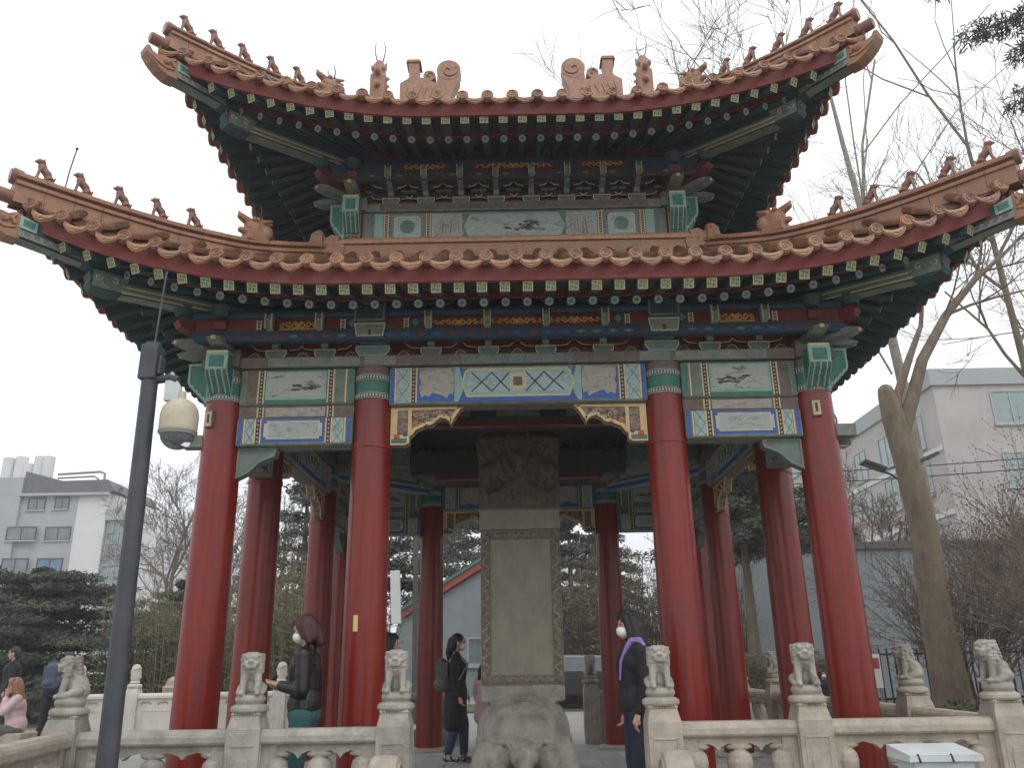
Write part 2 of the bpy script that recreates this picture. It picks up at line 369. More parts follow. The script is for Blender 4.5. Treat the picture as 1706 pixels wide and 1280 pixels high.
def decor_center(yf, sg, variant=0):
    b = MB(); z0, z1 = 3.645, 4.005
    b.prism(rect(-1.245, 1.245, z0, z1), yf, yf+sg*.003, 'greyg')
    for s in (-1, 1):
        def X(a): return s*a
        def rc(a, c, e, f): return rect(min(s*a, s*c), max(s*a, s*c), e, f)
        b.prism(rc(1.245, 1.205, z0, z1), yf, yf+sg*.006, 'blue')
        lattice(b, min(X(1.20), X(1.055)), max(X(1.20), X(1.055)), z0, z1, yf, sg, 1)
        b.prism(rc(1.205, 1.190, z0, z1), yf, yf+sg*.008, 'cream')
        bead(b, X(1.02), z0, z1, yf, sg)
        b.prism(rc(.98, .62, z0+.01, z1-.01), yf, yf+sg*.004, 'greyg'); b.prism(rc(.98, .62, z0+.01, z0+.12), yf, yf+sg*.005, 'blue'); b.prism(rc(.98, .955, z0+.01, z1-.03), yf, yf+sg*.0055, 'blue')
        pts = [(.965, 3.80), (.94, 3.84), (.965, 3.90), (.96, 3.97), (.86, 3.992), (.76, 3.985), (.66, 3.995), (.63, 3.93), (.625, 3.80), (.635, 3.72), (.67, 3.735), (.69, 3.685), (.74, 3.715), (.80, 3.735), (.835, 3.745), (.87, 3.70), (.90, 3.72), (.945, 3.70)]
        b.prism([(s*p[0], p[1]) for p in pts], yf, yf+sg*.008, 'cloud')
        b.prism([(s*p[0], p[1]) for p in [(.62, z0), (.62, z1), (.575, z1), (.56, 3.93), (.52, 3.83), (.55, 3.72), (.585, z0)]], yf, yf+sg*.009, 'mint')
        b.prism([(s*p[0], p[1]) for p in [(.58, z0), (.58, z1), (.55, z1), (.53, 3.93), (.49, 3.83), (.52, 3.72), (.55, z0)]], yf, yf+sg*.007, 'blue')
    hexa = [(-.555, 3.83), (-.52, 3.74), (-.50, 3.69), (.50, 3.69), (.52, 3.74), (.555, 3.83), (.52, 3.95), (.49, 3.985), (-.49, 3.985), (-.52, 3.95)]
    b.prism([(-.56, z0), (.56, z0), (.56, 3.70), (-.56, 3.70)], yf, yf+sg*.010, 'blue')
    b.prism(hexa, yf, yf+sg*.012, 'mint'); b.outline(hexa, .018, yf, yf+sg*.0145, 'paleg')
    inn = [(-.50, 3.83), (-.475, 3.745), (-.46, 3.735), (.46, 3.735), (.475, 3.745), (.50, 3.83), (.47, 3.93), (.455, 3.95), (-.455, 3.95), (-.47, 3.93)]
    b.prism(inn, yf, yf+sg*.0155, 'cyan')
    for x0, x1 in ((-.45, -.255), (-.255, -.08), (.08, .255), (.255, .45)):
        b.line((x0, 3.745), (x1, 3.94), .012, yf, yf+sg*.018, 'dark'); b.line((x0, 3.94), (x1, 3.745), .012, yf, yf+sg*.0185, 'dark')
    fl = []
    for i in range(24):
        t = 2*PI*i/24; r = .083+.012*math.cos(8*t); fl.append((r*max(-1, min(1, 1.25*math.cos(t))), 3.845+r*max(-1, min(1, 1.25*math.sin(t)))))
    b.prism(fl, yf, yf+sg*.021, 'paleg'); b.prism([(p[0]*.55, 3.845+(p[1]-3.845)*.55) for p in fl], yf, yf+sg*.024, 'brown')
    return b
def decor_side(yf, sg, mir=1):
    """upper big beam of a side bay and the small one below; x measured on the left bay"""
    b = MB(); x0, x1 = -W+.19, -A-.185
    z0, z1 = 3.665, 4.005
    b.prism(rect(x0, x1, z0, z1), yf, yf+sg*.003, 'greyg')
    for a, c, m_ in ((x0, x0+.03, 'teal'), (x1-.045, x1, 'green')): b.prism(rect(a, c, z0, z1), yf, yf+sg*.006, m_)
    b.prism(rect(x0+.045, x0+.15, z0, z1), yf, yf+sg*.005, 'brown'); b.prism(rect(x1-.075, x1-.06, z0, z1), yf, yf+sg*.008, 'cream')
    b.prism(rect(x1-.17, x1-.085, z0, z1), yf, yf+sg*.005, 'teal')
    xa, xb = x0+.19, x1-.215
    bead(b, xa, z0, z1, yf, sg); bead(b, xb, z0, z1, yf, sg)
    b.prism(rect(xa+.035, xb-.035, z0, z1), yf, yf+sg*.005, 'green'); b.prism(rect(xa+.045, xb-.045, z0+.035, z1-.015), yf, yf+sg*.008, 'mint')
    b.prism(rect(xa+.07, xb-.07, z0+.065, z1-.035), yf, yf+sg*.011, 'grisaille')
    # brush-work: a rock mass and its reflection, thin flat paint
    r = random.Random(5+mir)
    for i in range(16):
        cx = r.gauss((xa+xb)/2+.07, .085); cz = z0+.13+abs(r.gauss(0, .035)); w = r.uniform(.012, .05); h = r.uniform(.006, .02)
        b.prism([(cx-w, cz), (cx-w*.3, cz+h), (cx+w*.5, cz+h*.7), (cx+w, cz-h*.2), (cx, cz-h)], yf, yf+sg*(.0125+.0002*i), 'dark' if i % 2 else 'brown')
    # board between
    y2 = yf-sg*.035
    b.prism(rect(x0, x1, 3.525, 3.645), y2, y2+sg*.003, 'brown')
    bead(b, xa, 3.53, 3.64, y2, sg); bead(b, xb, 3.53, 3.64, y2, sg)
    b.prism(rect(xa+.05, xb-.05, 3.54, 3.63), y2, y2+sg*.006, 'cloud')
    # lower beam
    z0, z1 = 3.262, 3.51
    b.prism(rect(x0, x1, z0, z1), yf, yf+sg*.003, 'greyg')
    for a, c in ((x0, x0+.04), (x1-.04, x1)): b.prism(rect(a, c, z0, z1), yf, yf+sg*.006, 'blue')
    for a in (x0+.052, x1-.067): b.prism(rect(a, a+.015, z0, z1), yf, yf+sg*.008, 'cream')
    lattice(b, x0+.072, x0+.16, z0, z1, yf, sg, 1); lattice(b, x1-.18, x1-.075, z0, z1, yf, sg, 1)
    bead(b, xa, z0, z1, yf, sg); bead(b, xb, z0, z1, yf, sg)
    b.prism(rect(xa+.035, xb-.035, z0+.012, z1-.005), yf, yf+sg*.006, 'blue')
    q = [(xa+.06, z0+.065), (xa+.085, z0+.065), (xa+.085, z0+.04), (xb-.085, z0+.04), (xb-.085, z0+.065), (xb-.06, z0+.065), (xb-.06, z1-.05), (xb-.085, z1-.05), (xb-.085, z1-.025), (xa+.085, z1-.025), (xa+.085, z1-.05), (xa+.06, z1-.05)]
    b.prism(q, yf, yf+sg*.010, 'white'); b.outline(q, .010, yf, yf+sg*.012, 'paleg')
    b.prism(rect(xa+.105, xb-.105, z0+.06, z1-.045), yf, yf+sg*.0125, 'grisaille2')
    return b
YF = -W-.13; YI = -W+.13
# centre beam
bm = P_center = MB().box(-1.26, 1.26, YF, YI, 3.63, 4.02, 'greyg').build('main_beam', PV, bevel=.02)
sub(bm, decor_center(YF, -1).build('painted_face')); sub(bm, decor_center(YI, 1).build('painted_face'))
sub(bm, MB().box(-1.25, 1.25, -W-.075, -W+.075, 3.622, 3.632, 'brown').build('beam_underside'))
P4(bm)
for s in (-1, 1):
    x0, x1 = sorted((s*(W-.17), s*(A+.17)))
    def mirror(b):
        if s > 0:
            b.v = [(-x, y, z) for x, y, z in b.v]; b.f = [tuple(reversed(q)) for q in b.f]
        return b
    bm = MB().box(x0, x1, YF, YI, 3.65, 4.02, 'greyg').build('main_beam', PV, bevel=.02)
    sub(bm, mirror(decor_side(YF, -1, s)).build('painted_face')); sub(bm, mirror(decor_side(YI, 1, s)).build('painted_face'))
    P4(bm)
    P4(MB().box(x0, x1, YF+.035, YI-.035, 3.515, 3.65, 'brown').build('beam_board', PV))
    P4(MB().box(x0, x1, YF, YI, 3.245, 3.515, 'greyg').build('lower_beam', PV, bevel=.018))
# carved brackets under the centre beam (que ti)
def queti(s):
    b = MB(); y0, y1 = -W-.045, -W+.045
    top = [(1.245, 3.622), (.535, 3.622)]
    low = [(.565, 3.60), (.60, 3.55), (.645, 3.475), (.66, 3.44), (.675, 3.475), (.71, 3.505), (.76, 3.51), (.80, 3.49), (.83, 3.455), (.87, 3.44), (.90, 3.45), (.93, 3.425), (.97, 3.41), (1.0, 3.395), (1.03, 3.35), (1.06, 3.33), (1.06, 3.27), (1.10, 3.245), (1.245, 3.245)]
    poly = [(s*p[0], p[1]) for p in top+low]
    b.prism(poly, y0, y1, 'scroll'); b.outline(poly, .032, y0-.012, y0+.004, 'cream'); b.outline(poly, .032, y1-.004, y1+.012, 'cream')
    for ya, yb in ((y0-.014, y0), (y1, y1+.014)):
        for xx in (1.075, 1.215): b.prism(rect(min(s*xx, s*(xx-.035)), max(s*xx, s*(xx-.035)), 3.34, 3.60), ya, yb, 'cream')
        b.prism(rect(min(s*1.075, s*1.215), max(s*1.075, s*1.215), 3.31, 3.345), ya, yb, 'cream')
        b.prism(rect(min(s*1.085, s*1.235), max(s*1.085, s*1.235), 3.262, 3.305), ya, yb, 'green')
        b.ell((s*1.18, (ya+yb)/2, 3.325), (.035, .018, .03), 'orange', 10, 6); b.ell((s*1.10, (ya+yb)/2, 3.345), (.028, .018, .022), 'blue', 10, 6)
        b.ell((s*.985, (ya+yb)/2, 3.47), (.015, .012, .05), 'orange', 8, 6)
        r = random.Random(4)
        for i in range(13):      # scroll reliefs
            cx = .70+.027*i; cz = 3.60-.03-(i % 3)*.03-(.012*i*.4); rr = .018+.006*(i % 2)
            pts = [(s*(cx+rr*(1-k/14)*math.cos(k*.7)), ya if ya < -W else yb, cz+rr*(1-k/14)*math.sin(k*.7)) for k in range(10)]
            b.tube(pts, .0045, 4, 'paleg' if i % 2 else 'brown')
    return b
for s in (-1, 1): P4(queti(s).build('carved_bracket', PV))
# corner beam ends: green fists at the top of corner columns, plain grey ends lower
def fist(b, w, h, L, m1='green', m2='mint'):
    # profile in (y,z), pointing to -y ; scalloped under side
    pr = [(0, h), (-L, h), (-L, h*.55)]
    for i in range(4):
        yb = -L+L*.2*i; pr += [(yb+.004, h*(.5-.1*i)), (yb+L*.07, h*(.46-.1*i)), (yb+L*.15, h*(.40-.1*i)), (yb+L*.2, h*(.42-.1*i))]
    pr += [(-.02, 0), (0, 0)]
    b.prism(pr, -w/2, w/2, m1, 'x'); 
    b.outline(pr, .018, -w/2-.006, -w/2+.004, m2, 'x'); b.outline(pr, .018, w/2-.004, w/2+.006, m2, 'x')
    b.prism(rect(-w/2, w/2, h*.55, h), -L-.006, -L+.001, m2); b.prism(rect(-w/2+.03, w/2-.03, h*.60, h-.05), -L-.010, -L+.001, m1)
    low = [(p[0], p[1]) for p in pr[2:-2]]
    for i in (-1, 0, 1): b.tube([(i*w*.3, p[0]-.002, p[1]) for p in low], .008, 4, m2)
    for i in (-.45, -.15, .15, .45): b.tube([(i*w, p[0]-.001, p[1]-.001) for p in low], .005, 4, 'brown')
    b.prism(rect(-w/2, w/2, h-.022, h), -L-.012, -L+.001, 'cream')
fb = MB(); fist(fb, .20, .42, .21); fm = fb.mesh('beam_end')
sl = [(-W, -W-.15, 3.72, 0), (-W-.15, -W, 3.68, -PI/2)]
for k in range(4):
    for x, y, z, rz in sl:
        link('beam_end', fm, PV, RZ[k] @ Matrix.Translation((x, y, z)) @ Matrix.Rotation(rz, 4, 'Z'))
eb = MB(); eb.box(-.07, .07, -.20, 0, 0, .115, 'greyg'); eb.outline(rect(-.07, .07, 0, .115), .015, -.206, -.198, 'paleg')
em = eb.mesh('beam_end')
for sx_0 in (-1, 1):
    for sy_0 in (-1, 1): link('lower_beam_end', em, PV, Matrix.Translation((sx_0*(W+.16), sy_0*W, 3.26)) @ Matrix.Rotation(sx_0*PI/2, 4, 'Z'))
# carved brackets of the side bays (seen edge on below the lower beams)
def wing(s):
    b = MB(); y0, y1 = -W-.05, -W+.05
    X0 = s*(W-.18); d = -s
    poly = [(X0, 3.24), (X0+d*.38, 3.24), (X0+d*.36, 3.16), (X0+d*.22, 3.10), (X0+d*.12, 3.0), (X0, 2.94)]
    b.prism(poly, y0, y1, 'teal'); b.outline(poly, .02, y0-.008, y0+.002, 'greyg'); b.outline(poly, .02, y1-.002, y1+.008, 'greyg')
    X0 = s*(A+.18); d = s
    poly = [(X0, 3.24), (X0+d*.38, 3.24), (X0+d*.36, 3.16), (X0+d*.22, 3.10), (X0+d*.12, 3.0), (X0, 2.94)]
    return b
for s in (-1, 1): P4(wing(s).build('side_bracket', PV))
# flat plate on the beams
pb = MB()
pb.box(-W-.22, W+.22, -W-.17, -W+.17, 4.022, 4.13, 'brown')
for x0, x1, m_ in ((-.55, .55, 'teal'), (-2.45, -1.55, 'greyg'), (1.55, 2.45, 'greyg'), (-3.0, -2.75, 'greyg'), (2.75, 3.0, 'greyg'), (-1.5, -1.2, 'greyg'), (1.2, 1.5, 'greyg')):
    pb.prism(rect(x0, x1, 4.03, 4.122), -W-.174, -W-.168, m_); pb.prism(rect(x0, x1, 4.03, 4.122), -W+.168, -W+.174, m_)
plate = pb.build('flat_plate', PV)
for k in (1, 2, 3):
    c = copy_tree(plate, PV, RZ[k] @ Matrix.Translation((0, 0, .0025*k)))

# ---- bracket sets
def bracket_set(step, mR='darkred', sc=1.0, corner=False):
    """origin at base centre on the wall line, projecting to -y"""
    b = MB()
    b.prism([(-.075, 0), (.075, 0), (.105, .055), (.105, .105), (-.105, .105), (-.105, .055)], -.10, .10, 'teal')
    b.outline([(-.075, 0), (.075, 0), (.105, .055), (.105, .105), (-.105, .105), (-.105, .055)], .010, -.107, -.098, 'paleg')
    for y0, z0, L in ((-.03, .105, .26), (-.03-step*.5, .175, .20)):
        arm = [(-L, z0+.08), (-L, z0+.05), (-L*.8, z0+.012), (-L*.45, z0), (L*.45, z0), (L*.8, z0+.012), (L, z0+.05), (L, z0+.08)]
        b.prism(arm, y0-.03, y0+.03, mR)
        for s in (-1, 1):   # pale edge lines along the curved arm ends
            b.line((s*L*.45, z0+.006), (s*L*.8, z0+.017), .010, y0-.034, y0-.028, 'paleg'); b.line((s*L*.8, z0+.017), (s*L*.985, z0+.055), .010, y0-.034, y0-.028, 'paleg')
            b.prism([(s*L-.035, z0+.08), (s*L+.035, z0+.08), (s*L+.045, z0+.115), (s*L-.045, z0+.115)] if s > 0 else [(s*L-.035, z0+.08), (s*L+.035, z0+.08), (s*L+.045, z0+.115), (s*L-.045, z0+.115)], y0-.045, y0+.045, 'teal')
            b.line((s*L-.045, z0+.11), (s*L+.045, z0+.11), .008, y0-.050, y0-.043, 'paleg')
    # projecting arm and nose
    nose = [(0.10, .11), (0.10, .36), (-step-.10, .36), (-step-.13, .30), (-step-.10, .24), (-step-.03, .19), (-.16, .16), (-.14, .11)]
    b.prism(nose, -.032, .032, 'greyg', 'x')
    b.box(-.036, -.026, -step-.135, -step-.10, .21, .36, 'paleg'); b.box(.026, .036, -step-.135, -step-.10, .21, .36, 'paleg')
    return b
bset = bracket_set(.30).mesh('bracket_set')
def big_set():
    b = MB(); 
    b.prism([(-.13, 0), (.13, 0), (.17, .06), (.17, .11), (-.17, .11), (-.17, .06)], -.16, .12, 'teal')
    b.outline([(-.13, 0), (.13, 0), (.17, .06), (.17, .11), (-.17, .11), (-.17, .06)], .012, -.167, -.158, 'mint')
    b.prism([(-.13, .13), (.13, .13), (.15, .24), (.15, .27), (-.15, .27), (-.15, .24)], -.36, .12, 'greyg')
    b.outline([(-.13, .13), (.13, .13), (.15, .24), (.15, .27), (-.15, .27), (-.15, .24)], .012, -.367, -.358, 'paleg')
    b.box(-.012, .012, -.366, -.355, .135, .20, 'dark')
    b.prism([(-.15, .275), (.15, .275), (.15, .47), (-.15, .47)], -.40, .12, 'rafter')
    b.outline([(-.15, .275), (.15, .275), (.15, .47), (-.15, .47)], .02, -.406, -.398, 'teal')
    return b
bigm = big_set().mesh('bracket_set')
ZB = 4.13
cx_ = [(-A+2*A*(i+1)/5) for i in range(4)]; sx_ = [(A+B*(i+1)/3) for i in range(2)]
for k in range(4):
    for x in cx_+sx_+[-q for q in sx_]:
        link('bracket_set', bset, PV, RZ[k] @ Matrix.Translation((x, -W, ZB)))
    for x in (-A, A): link('bracket_set', bigm, PV, RZ[k] @ Matrix.Translation((x, -W, ZB)))
# corner sets: diagonal pair of noses
cs = MB()
for a in (0, -PI/4, -PI/2):
    X = Matrix.Rotation(a, 4, 'Z'); L = .36 if a != -PI/4 else .55
    cs.prism([(.1, .0), (.1, .34), (-L, .34), (-L-.04, .30), (-L, .24), (-.12, .12), (-.1, 0)], -.06, .06, 'darkred', 'x', X)
    cs.prism([(.1, .0), (.1, .06), (-.30-L*.3, .06), (-.42-L*.3, .095), (-.30-L*.3, .13), (.1, .13)], -.068, .068, 'greyg', 'x', X)
    cs.ell((0, -.40-L*.3, .095), (.03, .018, .022), 'cream', 8, 6, X)
    cs.tube([X @ Vector((0, -L+.02, .36)), X @ Vector((0, -L+.02, .46))], [.06, .11], 14, 'rafter')
cs.box(-.14, .14, -.14, .14, -.0, .10, 'teal')
csm = cs.mesh('corner_bracket_set')
for k in range(4): link('corner_bracket_set', csm, PV, RZ[k] @ Matrix.Translation((-W, -W, ZB)))
# panels between bracket sets
gp = MB(); gp.box(-W+.1, W-.1, -W-.012, -W+.012, 4.13, 4.66, 'darkred')
xs = sorted(cx_+sx_+[-q for q in sx_]+[-A, A, -W, W])
for a, c in zip(xs[:-1], xs[1:]):
    m_ = (a+c)/2
    for sg in (-1, 1):
        y_ = -W+sg*.012
        fl = [(m_-.11, 4.145), (m_+.11, 4.145), (m_+.095, 4.17), (m_+.06, 4.19), (m_+.035, 4.225), (m_, 4.24), (m_-.035, 4.225), (m_-.06, 4.19), (m_-.095, 4.17)]
        gp.prism(fl, y_, y_+sg*.004, 'brown'); gp.outline(fl, .008, y_, y_+sg*.007, 'paleg')
P4(gp.build('bracket_board', PV))
# blue beam and the red board with gilt scrolls, outside
def gilt(b, x0, x1, z0, z1, y, m_='gold'):
    cz = (z0+z1)/2; h = (z1-z0)/2; c = (x0+x1)/2; L = (x1-x0)/2
    for sg in (1, -1):
        pts = []
        for k in range(25):
            u = k/24; f_ = 1-.6*u; pts.append((c+sg*L*u, y, cz+h*.62*f_*math.sin(u*L*52)))
        b.tube(pts, [.011-.007*k/24 for k in range(25)], 4, m_)
        n = max(2, int(L/.06))
        for k in range(n):
            u = (k+.5)/n; f_ = 1-.5*u; px = c+sg*L*u; q = 1 if k % 2 else -1
            b.tube([(px+sg*f_*h*.7*(1-j/9)*math.cos(j*.75), y-.003, cz+q*h*.25+f_*h*.55*(1-j/9)*math.sin(j*.75)*q) for j in range(8)], [.0085-.0006*j for j in range(8)], 4, m_)
            b.prism([(px-.012, cz-q*h*.5), (px, cz-q*h*.95*f_), (px+.012, cz-q*h*.5), (px, cz-q*h*.2)], y-.006, y+.004, m_)
    b.prism([(c-.045, cz+h*.4), (c-.02, cz-h*.3), (c, cz-h), (c+.02, cz-h*.3), (c+.045, cz+h*.4), (c, cz+h*.1)], y-.012, y+.004, m_)
ob = MB(); yb = -W-.30
ob.box(-W-.28, W+.28, yb-.05, yb+.05, 4.325, 4.345, 'dark')
ob.box(-W-.28, W+.28, yb-.04, yb+.04, 4.215+.02, 4.325, 'dblue')
r = random.Random(2)
x = -W+.05
while x < W-.05:
    ob.prism([(x, 4.28), (x+.05, 4.262), (x+.10, 4.28), (x+.05, 4.298)], yb-.046, yb-.038, r.choice(['darkred', 'teal', 'eavered', 'blue'])); x += .155
bo = ob.build('eave_beam', PV); P4(bo)
ob = MB(); ob.box(-W-.30, W+.30, yb-.03, yb+.03, 4.347, 4.47, 'darkred')
for a, c in ((-.82, -.31), (-.26, .26), (.31, .82)): gilt(ob, a, c, 4.365, 4.445, yb-.034)
for s in (-1, 1):
    a, c = sorted((s*1.95, s*2.32)); gilt(ob, a, c, 4.355, 4.45, yb-.034); 
    ob.prism([(a, 4.35), (c, 4.35), (c, 4.365), (a, 4.365)], yb-.038, yb-.028, 'gold')
    for xx in (1.08, 1.70, 2.52):
        bead(ob, s*xx, 4.355, 4.46, yb-.03, -1, .04)
        e = [(s*(xx-.13), 4.41), (s*(xx-.09), 4.365), (s*(xx-.05), 4.41), (s*(xx-.09), 4.455)]
        ob.prism(rect(min(s*(xx-.14), s*(xx-.03)), max(s*(xx-.14), s*(xx-.03)), 4.355, 4.46), yb-.035, yb-.028, 'dblue'); ob.prism(e, yb-.04, yb-.03, 'teal')
bo = ob.build('gilded_board', PV); P4(bo)
# ---- eave curves
class Eave:
    def __init__(s, s0, p, lv): s.s0, s.p, s.lv = s0, p, lv
    def g(s, t): t = abs(t); return max(0, (t-s.s0)/(1-s.s0))**s.p
    def T(s, L): e, c, z, r = s.lv[L]; return e+c
    def pt(s, L, t):
        e, c, z, r = s.lv[L]; g = s.g(t); return Vector((t*(e+c), -(e+c*g), z+r*g))
    def at(s, L, x): return s.pt(L, x/s.T(L))
LOW = Eave(.37, 2.2, dict(drip=(4.06, .30, 4.585, .50), strip=(4.015, .29, 4.535, .47), fly=(3.97, .27, 4.42, .44), round=(3.57, .30, 4.45, .31), inner=(2.2, 0, 5.12, .0)))
UP = Eave(.26, 1.8, dict(drip=(3.34, .28, 6.875, .47), strip=(3.30, .27, 6.83, .45), fly=(3.26, .25, 6.735, .40), round=(2.86, .28, 6.765, .28), inner=(1.5, 0, 7.43, .0)))
# rafters
fr = MB(); h = .046
fr.box(-h, h, 0, 1, -h, h, 'rafter'); fr.box(-h, h, -.004, 0, -h, h, 'endgold')
fr.prism(rect(-h+.012, h-.012, -h+.012, h-.012), -.006, -.003, 'green')
for p, q in (((0, -.026), (0, .026)), ((-.026, 0), (.026, 0)), ((0, .026), (.026, .026)), ((0, -.026), (-.026, -.026)), ((.026, 0), (.026, -.026)), ((-.026, 0), (-.026, .026))):
    fr.line(p, q, .009, -.009, -.005, 'endgold')
frm = fr.mesh('flying_rafter')
rr_ = MB(); rr_.tube([(0, 0, 0), (0, 1, 0)], .044, 14, 'rafter'); rr_.tube([(0, -.004, 0), (0, 0, 0)], .039, 14, 'endwhite'); rr_.tube([(0, -.007, 0), (0, -.003, 0)], .018, 10, 'teal'); 
rrm = rr_.mesh('round_rafter', smooth=True)
def orient(a, b):
    d = b-a; L = d.length; y = d/L; x = y.cross(Vector((0, 0, 1))).normalized(); z = x.cross(y)
    m = Matrix(((x.x, y.x*L, z.x, a.x), (x.y, y.y*L, z.y, a.y), (x.z, y.z*L, z.z, a.z), (0, 0, 0, 1))); return m
def rafters(E, xw, pitch, xw_in, yin):
    T = E.T('fly'); n = int((T-.10)/pitch)
    for k in range(4):
        for i in range(-n, n):
            x = (i+.5)*pitch
            s = x/T; pf_ = E.pt('fly', s); sg = 1 if x > 0 else -1
            pr = E.at('round', x) if abs(x) < E.T('round')-.06 else None
            # flying rafter runs back over the round rafter
            if abs(x) <= xw:
                zin = E.at('round', x).z+.49*(E.lv['round'][0]-yin); inn = Vector((x, -yin, zin))
            else:
                f_ = (abs(x)-xw)/(T-xw); inn = Vector((sg*(xw+.10*f_), -yin+.0, E.lv['round'][2]+.49*(E.lv['round'][0]-yin)+.02*f_))
            if pr is not None:
                link('round_rafter', rrm, PV, RZ[k] @ orient(pr, inn+Vector((0, 0, 0))))
            d = Vector((inn.x-pf_.x, inn.y-pf_.y, 0)).normalized()
            ref = E.at('round', min(abs(x), E.T('round')-.02)*sg)
            L = (Vector((ref.x, ref.y))-Vector((pf_.x, pf_.y))).length
            z2 = ref.z+.115
            end = Vector((pf_.x, pf_.y, pf_.z))+d*L; end.z = z2
            end = pf_+(end-pf_)*1.5
            link('flying_rafter', frm, PV, RZ[k] @ orient(pf_, end))
rafters(LOW, 2.62, .205, 2.2, 2.35)
rafters(UP, 1.75, .205, 1.5, 1.6)
def loft(E, rows, m_, name, n=48, both=True, parent=PV, thick=.03):
    """rows: list of (level, dy, dz)"""
    b = MB(); v = []; f = []
    for lv, dy, dz in rows:
        for i in range(n+1):
            t = -1+2*i/n; p = E.pt(lv, t); 
            T = E.T(lv); q = Vector((t*(T+dy), p.y-dy, p.z+dz)); v.append(q)
    m = len(rows)
    top = [q+Vector((0, 0, thick)) for q in v]
    for j in range(m-1):
        for i in range(n):
            a = j*(n+1)+i; f.append((a, a+n+1, a+n+2, a+1))
    o = len(v); f2 = [tuple(q+o for q in reversed(ff)) for ff in f]
    edge = []
    for i in range(n): edge.append((i, i+1, i+1+o, i+o))
    b.add(v+top, f+f2+edge, m_)
    return b.build(name, parent, smooth=False)
for E in (LOW, UP):
    P4(loft(E, [('fly', -.02, .062), ('round', -.02, .125), ('round', -.3, .235)], 'soffit', 'eave_boarding', thick=.02))
    P4(loft(E, [('round', -.03, .050), ('inner', 0, .05)], 'soffit', 'soffit_boarding', thick=.02))
    # small red fillet above the round rafter ends, deep red board above the flying ones
    b = MB(); n = 60
    for lv, dy, z0, z1, th in (('round', -.012, .048, .14, .03),):
        pa = [E.pt(lv, -1+2*i/n) for i in range(n+1)]
        b.sweep([(0, z0), (0, z1), (th, z1), (th, z0)], pa, Vector((0, 1, 0)), 'darkred')
    P4(b.build('eave_fillet', PV))
    b = MB(); pa = [E.pt('strip', -1+2*i/n) for i in range(n+1)]
    b.sweep([(0, -.075), (.006, .085), (.012, .12), (.045, .12), (.045, -.075)], pa, Vector((0, 1, 0)), 'eavered')
    P4(b.build('eave_strip', PV))
